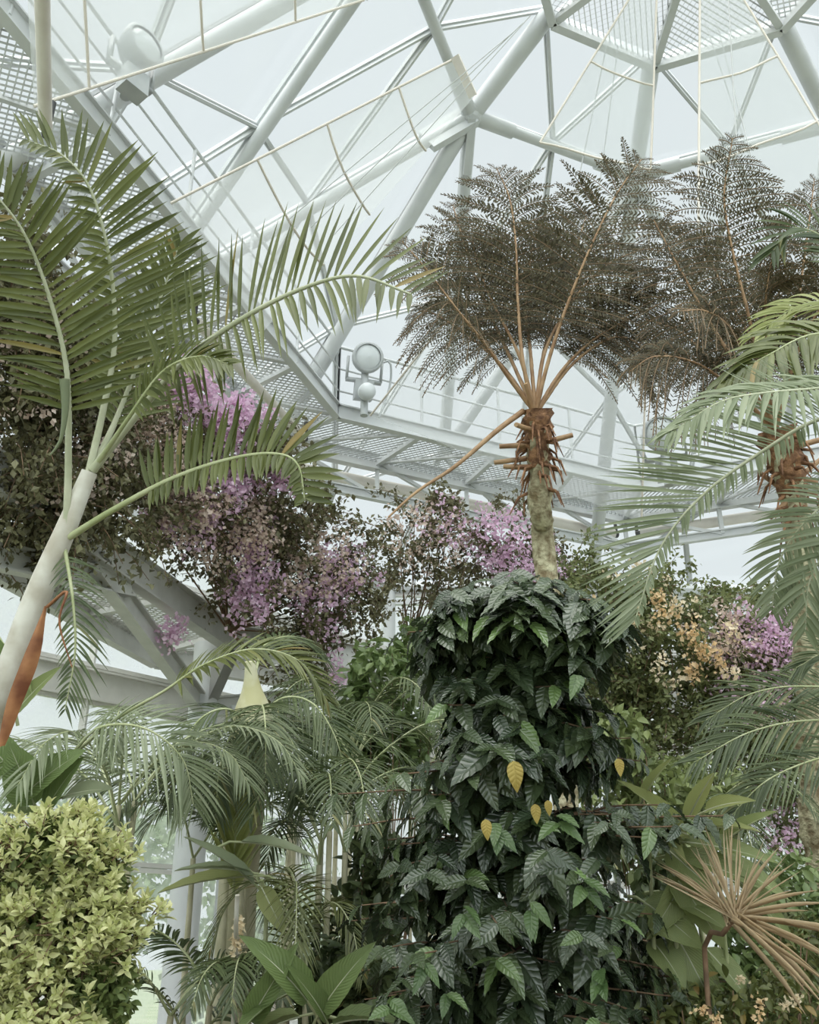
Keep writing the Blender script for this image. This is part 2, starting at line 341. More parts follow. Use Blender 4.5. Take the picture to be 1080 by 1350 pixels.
# ------------------------------------------------------------------ catwalk rings
AZC = AZ - .05
CW = {0: (3.55, 12.98), 1: (-.955, 10.84), 2: (-3.9, 2.6), -1: (8.6, 10.9)}       # inner corners of the upper catwalk
def cw(i, off, h=6.5):
    p = {k_: np.array(v_) for k_, v_ in CW.items()}; q = p[i]; ns = []
    for a_, b_ in ((i, i + 1), (i - 1, i)):
        if a_ in p and b_ in p: e = nrm(p[b_] - p[a_]); n_ = np.array((-e[1], e[0])); ns.append(n_ if np.dot(n_, (p[a_] + p[b_]) / 2 - (CX, CY)) > 0 else -n_)
    m_ = nrm(np.sum(ns, 0)); q = q + m_ * off / np.dot(m_, ns[0]); return np.array((q[0], q[1], 1.6 + h))
def catwalk(i, label):
    a, b, c, d = cw(i, 0), cw(i + 1, 0), cw(i + 1, 1.05), cw(i, 1.05); hz = 6.5
    t = thing('catwalk', label, 'catwalk', mid(a, d), 'upper catwalk bays')
    k = MB(); expanded(k, (a, b, c, d), .08, .013); k.build('mesh_deck', M['steel'], t, False)
    k = MB(); k.ibeam(a + (0, 0, .02), b + (0, 0, .02), .1, .2); k.build('inner_beam', M['steel'], t, False)
    k = MB(); k.ibeam(d, c, .12, .24); k.build('outer_beam', M['steel'], t, False)
    dz = np.array((0, 0, -.55)); k = MB(); k.ibeam(d + dz, c + dz, .09, .12); k.build('lower_chord', M['steel'], t, False)
    n = max(4, int(np.linalg.norm(b - a) / 1.25))
    for s in range(n):
        u0, u1 = s / n, (s + 1) / n
        p0, q0, q1 = a + (b - a) * u0, d + (c - d) * u0, d + (c - d) * u1
        k = MB(); k.bar(p0, q0, .07, .12); k.build('cross_beam', M['steel'], t, False)
        k = MB(); k.bar(q0, q0 + dz, .06, .06, (0, 1, 0)); k.bar(q0 + dz, q1, .05, .05); k.build('truss_brace', M['steel'], t, False)
        k = MB(); k.bar(p0, a + (b - a) * u1 + (q1 - a - (b - a) * u1), .045, .06); k.build('deck_brace', M['steel'], t, False)
    for s in range(n + 1):
        p0 = a + (b - a) * (s / n); k = MB(); k.tube([p0, p0 + (0, 0, 1.05)], .02, 6); k.build('railing_post', M['steel'], t)
    for z, nm in ((1.05, 'handrail'), (.7, 'mid_rail'), (.35, 'lower_rail')):
        k = MB(); k.tube([a + (0, 0, z), b + (0, 0, z)], .022 if z > 1 else .014, 6); k.build(nm, M['steel'], t)
    return a, b, c, d
catwalk(1, 'white steel catwalk running diagonally from overhead down behind the big arching palm frond')
catwalk(0, 'white steel catwalk running level behind the tree fern trunk')
catwalk(-1, 'far catwalk length half hidden behind the second tree fern and palm leaves')
def atz(px, py, z):
    q = atd(px, py, 1.0) - EYE; return EYE + q * (z - 1.6) / q[2]
def roller(p, q, label, rad=.075):
    t = thing('shade_roller', label, 'roller', p)
    k = MB(); k.tube([p, q], rad, 14); k.build('tube', M['roller'], t)
    for x, y in ((p, q), (q, p)):
        e = nrm(x - y); k = MB(); k.tube([x, x + e * .08], rad * .6, 10); k.tube([x + e * .06, x + e * .06 + (0, 0, .3)], .03, 6); k.build('end_bracket', M['rubber'], t)
def along(i, off, h, u): a, b = cw(i, off, h), cw(i + 1, off, h); return a + (b - a) * u[0], a + (b - a) * u[1]
roller(atz(60, 168, 6.8), atz(50, -220, 6.8), 'beige rolled shade tube hanging upright-looking above the leaning palm', .047)
roller(*along(1, .5, 6.25, (.02, .32)), 'beige rolled shade tube under the diagonal catwalk beside the lilac vine', .06)
roller(*along(0, 1.25, 6.25, (.03, .98)), 'long beige rolled shade tube under the level catwalk behind the tree fern trunk', .085)
roller(*along(-1, 1.25, 6.25, (.05, .95)), 'beige rolled shade tube behind the second tree fern', .085)
# lower planter walkway
AZM = AZ + R(6.5)
def walkway(i, label):
    h = 3.4; a, b = oc(i, 6.6, h, AZM), oc(i + 1, 6.6, h, AZM); c, d = oc(i + 1, 7.9, h, AZM), oc(i, 7.9, h, AZM)
    t = thing('planter_walkway', label, 'walkway', mid(a, d), 'lower walkway bays')
    k = MB(); expanded(k, (a, b, c, d), .085, .013); k.build('mesh_deck', M['shaded_steel'], t, False)
    k = MB(); k.ibeam(a + (0, 0, -.08), b + (0, 0, -.08), .14, .30); k.build('inner_girder', M['shaded_steel'], t, False)
    k = MB(); k.ibeam(d + (0, 0, -.08), c + (0, 0, -.08), .12, .26); k.build('outer_girder', M['shaded_steel'], t, False)
    for s in range(4):
        u = s / 4; k = MB(); k.bar(a + (b - a) * u, d + (c - d) * u, .07, .12); k.build('cross_beam', M['shaded_steel'], t, False)
    for s, u in ((0, .56), (1, .44)):
        foot = oc(i + s, 6.95, 2.55, AZM)
        top = a + (b - a) * u + (0, 0, -.25); k = MB(); k.ibeam(foot, top, .13, .2); k.build('raking_strut', M['shaded_steel'], t, False)
        top = (a if s == 0 else b) + (0, 0, -.25); k = MB(); k.bar(foot, top, .14, .2); k.build('bracket_arm', M['shaded_steel'], t, False)
walkway(1, 'shade-grey mesh walkway with raking struts under the lilac bougainvillea, beside the windows')
walkway(0, 'shade-grey mesh walkway under the olive and purple bougainvilleas behind the coffee shrub')
walkway(-1, 'shade-grey mesh walkway under the apricot bougainvillea hedge')
def column(p, label):
    t = thing('steel_column', label, 'column', (p[0], p[1], 0))
    k = MB(); k.tube([(p[0], p[1], 0), (p[0], p[1], 4.9)], .17, 16); k.build('shaft', M['steel'], t)
    k = MB(); k.tube([(p[0], p[1], 3.6), (p[0], p[1], 3.9)], .22, 16); k.build('collar', M['steel'], t)
    k = MB(); k.tube([(p[0] + .34, p[1] + .1, 0), (p[0] + .34, p[1] + .1, 4.2)], .05, 10); k.build('downpipe', M['steel'], t)
column(oc(1, 6.95, 0, AZM), 'white round steel column below the corner of the mesh walkway')

# ------------------------------------------------------------------ floodlights
def floodlight(base, hgt, label, face, s=1.0, lower=True):
    t = thing('floodlight', label, 'lamp', base); b = np.asarray(base, float); fz = nrm(face); X = nrm(np.cross(fz, (0, 0, 1))); U = np.cross(X, fz)
    c = b + (0, 0, hgt)
    k = MB(); k.tube([b, c - (0, 0, .1 * s)], .05 * s, 10); k.build('post', M['lamp'], t)
    k = MB(); k.lathe([(-.17 * s, .0), (-.17 * s, .10 * s), (-.10 * s, .17 * s), (.02 * s, .205 * s), (.10 * s, .21 * s), (.12 * s, .19 * s), (.12 * s, .17 * s)], c + fz * .1 * s, X, U, fz, 24); h = k.build('housing', M['lamp'], t)
    k = MB(); k.lathe([(.10 * s, .17 * s), (.13 * s, .10 * s), (.14 * s, 0.001)], c + fz * .1 * s, X, U, fz, 24); k.build('lens', M['lens'], t)
    k = MB(); k.bar(c - X * .23 * s - U * .28 * s, c - X * .23 * s + U * .03, .03, .06); k.bar(c + X * .23 * s - U * .28 * s, c + X * .23 * s + U * .03, .03, .06); k.bar(c - X * .24 * s - U * .28 * s, c + X * .24 * s - U * .28 * s, .06, .04); k.build('yoke', M['lamp'], t)
    k = MB(); k.box(c - U * .42 * s + fz * .05, X * .12 * s, fz * .08 * s, U * .13 * s); k.build('gear_box', M['lamp'], t, False)
    if lower:
        q = b + (0, 0, hgt * .38) + fz * .12
        k = MB(); k.lathe([(-.1 * s, .02), (-.1 * s, .09 * s), (.0, .115 * s), (.1 * s, .11 * s), (.1 * s, .001)], q, X, U, fz, 18); k.build('small_lamp', M['lens'], t)
        k = MB(); k.tube(spline([c - X * .22 * s, c - X * .34 * s + U * .02, c - X * .36 * s - U * .3, b - X * .2 * s], 14), .015, 6); k.build('cable', M['lamp'], t)
pc = atd(480, 548, 12.3); floodlight(pc, .85, 'grey floodlight on a post at the catwalk corner, round lamp below it', (.25, -1, -.35))
pc = atd(882, 640, 12.0); floodlight(pc, .75, 'pale floodlight half hidden behind the fine palm leaflets', (-.35, -1, -.5), 1.15, False)
pc = atd(165, 128, 8.2); floodlight(pc, .5, 'floodlight silhouetted behind the translucent shade cloth', (.9, -.7, .1), .95, False)

# ------------------------------------------------------------------ shade cloths
def shade(label, quad, m='sheet', hems=(), cords=(), sag=.15, edges=(0, 1, 2, 3)):
    q = [atd(*p) for p in quad]; n = 14
    t = thing('shade_cloth', label, 'shade cloth', q[0])
    u = np.linspace(0, 1, n); A, B = np.meshgrid(u, u, indexing='ij'); A = A[..., None]; B = B[..., None]
    g = (q[0] * (1 - A) + q[1] * A) * (1 - B) + (q[3] * (1 - A) + q[2] * A) * B
    fn = lambda a, b: -sag * 16 * a * (1 - a) * b * (1 - b) + .02 * np.sin(a * 9) * np.sin(b * 7)
    g = g + np.concatenate([np.zeros_like(A), np.zeros_like(A), fn(A, B)], -1)
    k = MB(); k.grid(g); k.build('cloth', M[m], t)
    def S(a, b):
        p = (q[0] * (1 - a) + q[1] * a) * (1 - b) + (q[3] * (1 - a) + q[2] * a) * b
        return p + (0, 0, fn(a, b))
    es = [((0, 0), (1, 0)), ((1, 0), (1, 1)), ((1, 1), (0, 1)), ((0, 1), (0, 0))]
    for e in [es[j] for j in edges] + list(hems):
        k = MB(); k.tube([S(e[0][0] + (e[1][0] - e[0][0]) * w, e[0][1] + (e[1][1] - e[0][1]) * w) for w in np.linspace(0, 1, 9)], .013, 5); k.build('hem', M['hem'], t)
    for c in cords:
        k = MB(); k.tube(P3(c), .006, 4); k.build('cord', M['cord'], t)
shade('large translucent white shade cloth across the upper corner over the floodlight', [(45, 140, 7.0), (480, 0, 9.4), (500, -260, 8.6), (20, -260, 6.2)],
      hems=[((.13, 0), (.13, 1)), ((.44, 0), (.42, 1)), ((.74, 0), (.70, 1))], edges=(0,), cords=[])
shade('translucent shade cloth stretched diagonally towards the roof hub above the big palm frond', [(225, 268, 8.6), (602, 76, 9.6), (626, 128, 9.7), (345, 440, 10.2)],
      hems=[((.28, 0), (.3, 1)), ((.52, 0), (.52, 1)), ((.78, 0), (.78, 1))], edges=(0,), cords=[[(410, 300, 9.4), (690, 30, 9.4)], [(440, 310, 9.4), (700, 20, 9.4)], [(380, 290, 9.3), (680, 40, 9.4)]])
t = thing('shade_batten', 'short brown batten at the end of the diagonal shade cloth', 'batten', atd(602, 76, 9.55)); k = MB(); k.bar(atd(600, 74, 9.55), atd(624, 127, 9.65), .09, .03); k.build('board', M['roller'], t, False)
shade('narrow translucent shade cloth hanging from the lantern platform to the first tree fern', [(832, -5, 10.6), (866, -5, 10.6), (858, 225, 10.2), (712, 188, 10.3)],
      hems=[((0, .45), (1, .52))], edges=(1, 2, 3), sag=.05, cords=[[(800, 60, 10.5), (760, 250, 10.2)], [(815, 60, 10.5), (790, 250, 10.2)]])
shade('tapering translucent shade cloth hanging above the second tree fern', [(923, -5, 10.2), (978, -5, 10.3), (1120, 230, 9.3), (921, 300, 9.2)],
      hems=[((0, .4), (1, .36)), ((0, .75), (1, .72))], edges=(1, 3), sag=.05, cords=[[(930, 30, 10.2), (1030, 330, 9)], [(945, 30, 10.2), (1015, 300, 9)], [(960, -10, 10.2), (975, 250, 9)]])
shade('broad translucent shade cloth behind the tree fern in front of the catwalk railing', [(590, 420, 11.0), (856, 300, 11.0), (846, 690, 11.6), (488, 548, 11.7)], 'sheet2', edges=(1, 3), sag=.05)

# ------------------------------------------------------------------ foliage builders
def prof_palm(t): return np.clip(.50 + .62 * np.sin(np.pi * np.clip(t * .86 + .14, 0, 1)) - .12 * t, .12, 1)
def frond(parent, pts, L=.5, n=32, Nv=(0, -1, .25), a=(68, 28), lm=(1, 1), dr=(.10, .25), w=.03, t0=.2, m='palm', rm='rachis', rr=.014, tip=.5, jit=.06, px=True, sides=(1, -1), keel=.25):
    c = spline(P3(pts) if px else pts, 60)
    k = MB(); k.tube(c, np.linspace(rr, rr * .22, 60), 7); st = k.build('frond', M[rm], parent)
    T = nrm(np.gradient(c, axis=0)); tt = np.linspace(t0, 1, n)
    k = MB(); us = np.linspace(0, 1, 7); got = False
    for si, sg in enumerate(sides):
        t = np.clip(tt + rng.normal(0, .004, n), 0, 1); x = t * 59; i0 = np.clip(x.astype(int), 0, 58); fr = (x - i0)[:, None]
        base = c[i0] * (1 - fr) + c[i0 + 1] * fr; Tn = nrm(T[i0] * (1 - fr) + T[i0 + 1] * fr)
        Nn = np.broadcast_to(np.asarray(Nv, float), Tn.shape); Nn = nrm(Nn - Tn * np.sum(Nn * Tn, 1, keepdims=True)); S = np.cross(Tn, Nn) * sg
        u = (t - t0) / (1 - t0); ang = np.radians(a[0] + (a[1] - a[0]) * u + rng.normal(0, 3.5, n))[:, None]
        D = nrm(Tn * np.cos(ang) + S * np.sin(ang) + Nn * rng.normal(.10, jit * .6, (n, 1)))
        j = 0 if sg > 0 else 1
        ln = (L * lm[j] * prof_palm(u) * (1 + rng.normal(0, .06, n)))[:, None, None]
        if np.ndim(ln) == 3: pass
        dd = (dr[j] * (1 + rng.normal(0, .25, n)))[:, None, None]
        U = us[None, :, None]; p = base[:, None] + ln * (D[:, None] * U + dd * np.array((0, 0, -1.)) * U ** 2)
        tg = nrm(np.gradient(p, axis=1)); B = nrm(np.cross(tg, np.broadcast_to(Nn[:, None], tg.shape)))
        ww = w * (1 + rng.normal(0, .1, n))[:, None, None] * (np.array([.35, .85, 1, .95, .75, .42, .03])[None, :, None])
        nn = np.cross(B, tg) * ww * keel
        k.grids(np.stack([p - B * ww * .5 + nn, p, p + B * ww * .5 + nn], 2)); got = True
    o = k.build('leaflets', M[m], parent); return sub(o, st) and st

def fern_frond(parent, pts, L=.5, n=28, Nv=(0, -1, .2), t0=.3, dr=.35, a=(75, 45), m='fern', rr=.02, ll=.06, lm=(1, 1), K=22, dens=1.25):
    c = spline(P3(pts), 60); k = MB(); k.tube(c, np.linspace(rr, rr * .2, 60), 7, wob=.05); st = k.build('frond', M['fern_r'], parent)
    T = nrm(np.gradient(c, axis=0)); k = MB(); kr = MB()
    for si, sg in enumerate((1, -1)):
        tt = np.linspace(t0, .995, n) + rng.normal(0, .004, n); x = np.clip(tt, 0, .999) * 59; i0 = np.clip(x.astype(int), 0, 58); fr = (x - i0)[:, None]
        base = c[i0] * (1 - fr) + c[i0 + 1] * fr; Tn = nrm(T[i0]); Nn = np.broadcast_to(np.asarray(Nv, float), Tn.shape)
        Nn = nrm(Nn - Tn * np.sum(Nn * Tn, 1, keepdims=True)); S = np.cross(Tn, Nn) * sg; u = np.clip((tt - t0) / (1 - t0), 0, 1)
        ang = np.radians(a[0] + (a[1] - a[0]) * u + rng.normal(0, 5, n))[:, None]
        D = nrm(Tn * np.cos(ang) + S * np.sin(ang) + Nn * rng.normal(.1, .16, (n, 1)))
        ln = (L * lm[si] * np.clip(np.sin(np.pi * np.clip(u * .8 + .16, 0, 1)) * 1.05, .1, 1) * (1 + rng.normal(0, .08, n)))[:, None, None]
        U = np.linspace(0, 1, K)[None, :, None]; dd = (dr * (1 + rng.normal(0, .25, n)))[:, None, None]
        p = base[:, None] + ln * (D[:, None] * U + np.array((0, 0, -1.)) * dd * U ** 2)     # n x K x 3
        tg = nrm(np.gradient(p, axis=1)); B = nrm(np.cross(tg, np.broadcast_to(Nn[:, None], tg.shape))); Wn = np.cross(B, tg)
        e = .004; kr.grids(np.stack([p - B * e, p + Wn * e, p + B * e], 2))
        seg = ln / K
        for s2 in (1, -1):
            q = p + rng.normal(0, .003, p.shape); dl = nrm(B * s2 + tg * .35 + np.array((0, 0, -.35)) + rng.normal(0, .12, p.shape))
            lw = ll * (np.sin(np.pi * np.clip(U * .75 + .22, 0, 1)) * .9 + .1) * np.clip(ln / L + .3, .4, 1)
            hw = tg * seg * .30 * dens
            g = np.stack([q - hw, q + dl * lw * .55 - hw * .9, q + dl * lw, q + dl * lw * .55 + hw * .9], 2)
            k.add(g, np.arange(g.size // 3).reshape(-1, 4)); k2 = None
            g2 = np.stack([q - hw, q + dl * lw * .55 + hw * .9, q + hw, q + hw], 2)
    sub(kr.build('pinna_stalks', M['fern_s'], parent), st); return sub(k.build('pinnae', M[m], parent), st) and st

def leaf_template(nr=9, wav=.0, fold=.18, arch=.25, shape='ovate'):
    u = np.linspace(0, 1, nr)
    if shape == 'ovate': w = np.sin(np.pi * u ** .75) ** .8 * (1 - .25 * u); w = w / w.max()
    elif shape == 'lance': w = np.sin(np.pi * u ** .65) ** .75; w[-1] = .02; w[0] = .1
    elif shape == 'strap': w = np.minimum(1, (1 - u) * 3.) ; w[-1] = .03
    else: w = np.sin(np.pi * u)
    w[-1] = max(w[-1] * .2, .01)
    g = np.zeros((nr, 3, 3))
    for r in range(nr):
        z = -arch * u[r] ** 2; rip = wav * math.sin(r * math.pi)  + wav * (1 if r % 2 else -1) * .5 * (0 < r < nr - 1)
        for cidx, s in enumerate((-1, 0, 1)):
            g[r, cidx] = (s * w[r] * .5, u[r], z + abs(s) * (fold * w[r] * .5 + rip))
    return g
def place(tpl, pos, D, Nn, L, W):       # k leaves: position, direction, face normal, length, width
    D = nrm(D); X = nrm(np.cross(D, Nn)); Z = np.cross(X, D)
    L = np.asarray(L)[:, None, None, None] * np.ones(1); W = np.asarray(W)[:, None, None, None]
    t = tpl[None]
    return pos[:, None, None] + X[:, None, None] * t[..., 0:1] * W + D[:, None, None] * t[..., 1:2] * L + Z[:, None, None] * t[..., 2:3] * L
def rdir(n): return nrm(rng.normal(size=(n, 3)))
BL = leaf_template(3, 0, .3, .15, 'sin')
DIA = np.array([[(-.5, .45, .1), (0, 0, 0)], [(0, 1, 0), (.5, .45, .1)]])[:, :, :]   # diamond leaf, 1 quad
def dia(pos, D, Nn, L, W):
    D = nrm(D); X = nrm(np.cross(D, Nn)); Z = np.cross(X, D); L = L[:, None]; W = W[:, None]
    a = pos; b = pos + D * L * .45 + X * W * .5 + Z * L * .1; c = pos + D * L; d = pos + D * L * .45 - X * W * .5 + Z * L * .1
    n = len(pos); v = np.stack([a, b, c, d], 1); i = np.arange(n)[:, None] * 4
    return v, np.concatenate([i + np.array((0, 1, 2)), i + np.array((0, 2, 3))])

# ------------------------------------------------------------------ bougainvillea
def vine(name, label, root, blobs, nleaf, leafmat, flowers, lsz=.065, sprays=40):
    """blobs: px, py, d, rx, ry ; flowers: list of (material, part name, [(px,py,d,rx,ry,n clusters)], bracts per cluster)"""
    t = thing(name, label, 'bougainvillea', root)
    area = np.array([b[3] * b[4] for b in blobs], float); cnt = (area / area.sum() * nleaf).astype(int)
    pos = []; kb = MB()
    for b, c in zip(blobs, cnt):
        ce = atd(*b[:3]); sx, sz = b[3] * b[2] / F, b[4] * b[2] / F; sy = (sx + sz) * .4
        ns = max(8, c // 45); pr = []
        for _ in range(ns):            # twigs: leaves sit along twigs so the mass stays airy
            d = rdir(1)[0]; r = random.random() ** .5; p = ce + d * r * np.array((sx, sy, sz)); dirn = nrm(d * (1, 1, .5) + rng.normal(0, .6, 3)); ln = random.uniform(.25, .55)
            tw = spline([p, p + dirn * ln * .5, p + dirn * ln + (0, 0, -.12)], 7); kb.tube(tw, np.linspace(.006, .003, 7), 4, False)
            m_ = c // ns; s = rng.random(m_) * 6; i0 = np.clip(s.astype(int), 0, 5); f = (s - i0)[:, None]
            pr.append(tw[i0] * (1 - f) + tw[i0 + 1] * f + rng.normal(0, .045, (m_, 3)))
        # a few woody stems from the root of the blob
        for _ in range(3):
            e = ce + rdir(1)[0] * np.array((sx, sy, sz)) * .8; kb.tube(spline([root, mid(np.asarray(root), e) + rng.normal(0, .15, 3), e], 12), np.linspace(.011, .004, 12), 5, False)
        pos += pr
    pos = np.concatenate(pos); n = len(pos)
    D = nrm(rdir(n) + (0, 0, -.5)); Nn = nrm(rdir(n) * .8 + (0, -.2, .7)); k = MB()
    L = lsz * rng.uniform(.6, 1.3, n); k.add(*dia(pos, D, Nn, L, L * .65)); k.build('foliage', M[leafmat], t, False)
    kb.build('branches', M['bark'], t)
    for (mt, nm, lab, cl, nb, sz, spread) in flowers:
        P = []
        for f in cl:
            ce = atd(*f[:3]); s = np.array((f[3], (f[3] + f[4]) * .35, f[4])) * f[2] / F
            for _ in range(f[5]):
                d = rdir(1)[0]; d[1] = -abs(d[1]) * .9; q = ce + d * (random.random() ** .4) * s; nn_ = max(4, int(nb * random.uniform(.4, 1.5)))
                P.append(q + rng.normal(0, spread, (nn_, 3)) * (1, 1, 1.2))
        P = np.concatenate(P); n = len(P); k = MB(); L = sz * rng.uniform(.6, 1.3, n)
        k.add(*dia(P, rdir(n), nrm(rdir(n) + (0, -.6, .2)), L, L * .8)); o = k.build(nm, M[mt], t, False); o['label'] = lab
    return t
vine('bougainvillea_vine', 'dark green bougainvillea mass behind the leaning palm, few blossoms', atd(60, 720, 8.2),
     [(15, 330, 7.3, 45, 60), (20, 420, 7.3, 70, 80), (75, 470, 7.6, 70, 75), (30, 570, 7.5, 80, 90), (110, 570, 8.0, 70, 80), (50, 650, 7.6, 80, 60), (130, 660, 8.2, 80, 50), (20, 720, 7.8, 40, 40), (100, 700, 8.1, 50, 30), (150, 480, 8.2, 40, 60)], 23000, 'boug',
     [('pale', 'cream_blossoms', 'faded cream blossoms', [(40, 480, 7.3, 80, 120, 60), (120, 600, 7.9, 80, 80, 60), (60, 640, 7.5, 70, 50, 40), (180, 560, 8.6, 50, 70, 50)], 10, .05, .05)])
vine('bougainvillea_vine', 'lilac flowering bougainvillea trailing over the mesh walkway', atd(300, 830, 10.4),
     [(200, 560, 9.0, 60, 60), (230, 640, 9.3, 70, 60), (300, 600, 9.6, 70, 60), (280, 690, 9.8, 70, 45), (350, 680, 10.2, 70, 50), (410, 720, 10.6, 70, 60), (440, 790, 10.8, 55, 60), (385, 800, 10.5, 55, 50), (410, 860, 10.6, 40, 40), (330, 760, 10.1, 55, 40), (470, 740, 11, 30, 50), (365, 630, 10.2, 40, 35)], 21000, 'boug',
     [('pink', 'lilac_blossoms', 'bright lilac blossoms', [(245, 515, 9.0, 60, 40, 60), (305, 560, 9.3, 60, 40, 45), (350, 622, 9.8, 45, 40, 55), (280, 640, 9.3, 60, 50, 40), (240, 690, 9.3, 60, 40, 25), (325, 730, 9.9, 60, 60, 25), (330, 790, 9.8, 50, 35, 25), (430, 790, 10.4, 45, 70, 26), (470, 760, 10.6, 35, 60, 12), (230, 840, 9.6, 14, 30, 8), (435, 890, 10.3, 14, 30, 8)], 26, .055, .06),
      ('pale', 'cream_blossoms', 'faded cream pink blossoms', [(200, 600, 8.8, 60, 60, 90), (240, 670, 9.1, 70, 60, 90), (310, 700, 9.7, 70, 60, 90), (400, 740, 10.3, 80, 70, 80)], 14, .05, .05)], sprays=60)
vine('bougainvillea_vine', 'airy olive bougainvillea behind the stick-like dead frond stalk', atd(540, 850, 12.6),
     [(560, 690, 12.5, 55, 45), (545, 740, 12.5, 45, 50), (590, 730, 12.6, 45, 60), (520, 780, 12.4, 30, 40), (570, 670, 12.6, 30, 30)], 3600, 'boug',
     [('pale', 'cream_blossoms', 'small faded blossoms', [(560, 710, 12.3, 60, 55, 60)], 10, .055, .06), ('pink', 'lilac_blossoms', 'a few lilac blossoms', [(580, 690, 12.2, 50, 40, 16)], 10, .055, .06)], .07)
vine('bougainvillea_vine', 'purple flowering bougainvillea standing around the tree fern trunk', atd(670, 850, 12.8),
     [(670, 700, 12.8, 50, 40), (650, 740, 12.8, 45, 50), (700, 740, 12.9, 55, 60), (735, 760, 12.8, 45, 50)], 3600, 'boug',
     [('pink', 'purple_blossoms', 'purple pink blossoms', [(655, 710, 12.4, 50, 50, 50), (690, 740, 12.4, 55, 55, 50), (725, 770, 12.5, 40, 40, 16)], 13, .055, .06)], .07)
vine('bougainvillea_vine', 'bougainvillea hedge with apricot and cream flowers behind the coffee shrub', atd(830, 1000, 11.5),
     [(790, 780, 12.0, 60, 50), (850, 800, 11.8, 70, 50), (900, 800, 11.6, 60, 45), (830, 860, 11.4, 80, 60), (900, 870, 11.3, 80, 60), (860, 940, 11.2, 90, 60), (940, 930, 11.2, 60, 60), (760, 760, 12.1, 30, 35), (770, 820, 12, 40, 60), (800, 930, 11.6, 60, 70), (880, 1010, 11.1, 70, 40)], 19000, 'boug2',
     [('orange', 'apricot_blossoms', 'apricot blossom trusses', [(868, 785, 11.2, 10, 10, 2), (928, 856, 10.6, 14, 8, 3), (945, 870, 10.6, 10, 8, 2), (916, 882, 10.6, 10, 6, 2), (880, 812, 10.9, 12, 6, 2), (780, 800, 11.5, 12, 6, 2), (905, 830, 10.8, 20, 14, 2)], 26, .06, .05),
      ('cream', 'cream_blossoms', 'creamy yellow blossom trusses', [(876, 868, 10.6, 8, 7, 3), (899, 896, 10.6, 7, 6, 3), (962, 884, 10.6, 12, 8, 3), (971, 834, 10.7, 9, 7, 3), (886, 805, 10.9, 14, 6, 3), (862, 832, 10.9, 10, 6, 2), (850, 790, 11.2, 80, 60, 12), (900, 850, 10.9, 90, 80, 10)], 13, .055, .045)], .075)
vine('bougainvillea_vine', 'lilac bougainvillea hedge running behind the brown-topped trunk', atd(1000, 1050, 11.5),
     [(960, 800, 11.9, 50, 40), (1010, 830, 11.6, 60, 50), (1050, 850, 11.5, 60, 60), (990, 890, 11.4, 60, 50), (1040, 930, 11.3, 60, 60), (1000, 990, 11.2, 60, 50), (1060, 1040, 11.2, 50, 70), (1000, 1060, 11.3, 60, 60)], 14000, 'boug2',
     [('pink', 'lilac_blossoms', 'lilac blossoms', [(1000, 825, 11.1, 45, 35, 34), (1030, 850, 11.0, 50, 40, 34), (1050, 920, 11, 50, 60, 34), (980, 880, 11.1, 60, 70, 34), (1040, 1080, 11, 60, 60, 40)], 12, .055, .06),
      ('pale', 'cream_blossoms', 'faded pinkish blossoms', [(960, 850, 11.1, 70, 60, 70), (1020, 930, 11, 60, 60, 50)], 10, .05, .05)], .07)

# ------------------------------------------------------------------ tree ferns
def fern_trunk(t, path, r0, r1, top=.12):
    c = spline(path, 60); u = np.linspace(0, 1, 60)
    k = MB(); k.tube(c, (r0 + (r1 - r0) * u) * (1 + .10 * np.sin(u * 60) * rng.random(60)), 14, wob=.10); k.build('trunk', M['fern_t'], t)
    n = int(60 * (1 - top)); e = c[n - 1:]; k = MB(); k.tube(spline(e, 14), np.linspace(r1 * 1.0, r1 * 1.4, 14), 14, wob=.16)
    for _ in range(46):
        j = rng.integers(n - 3, 59); d = nrm(rng.normal(size=3) * (1, 1, .2) + (0, 0, -.7)); p = c[j] + d * (1, 1, 0) * r1 * .9
        k.tube([p, p + d * .12, p + d * random.uniform(.12, .22) + (0, 0, -.12)], [.02, .012, .004], 4, False)
    k.build('fibrous_crown', M['fern_top'], t)
    for _ in range(6):
        j = rng.integers(n - 1, 59); d = nrm(rng.normal(size=3) * (1, .6, .35) + (0, 0, .15)); p = c[j]
        k = MB(); k.tube([p, p + d * .2, p + d * random.uniform(.28, .45)], [.028, .022, .02], 6); k.build('frond_stub', M['fern_r'], t)
D1 = 8.0
p0 = atd(722, 770, D1); g0 = np.array((p0[0] + .08, p0[1] + .1, 0))
t = thing('tree_fern', 'tall tree fern with dark feathery crown and ragged brown trunk top', 'tree fern', g0)
fern_trunk(t, [g0, p0, atd(714, 680, D1), atd(710, 600, D1), atd(707, 540, D1)], .105, .088, .075)
o_ = (706, 545, D1)
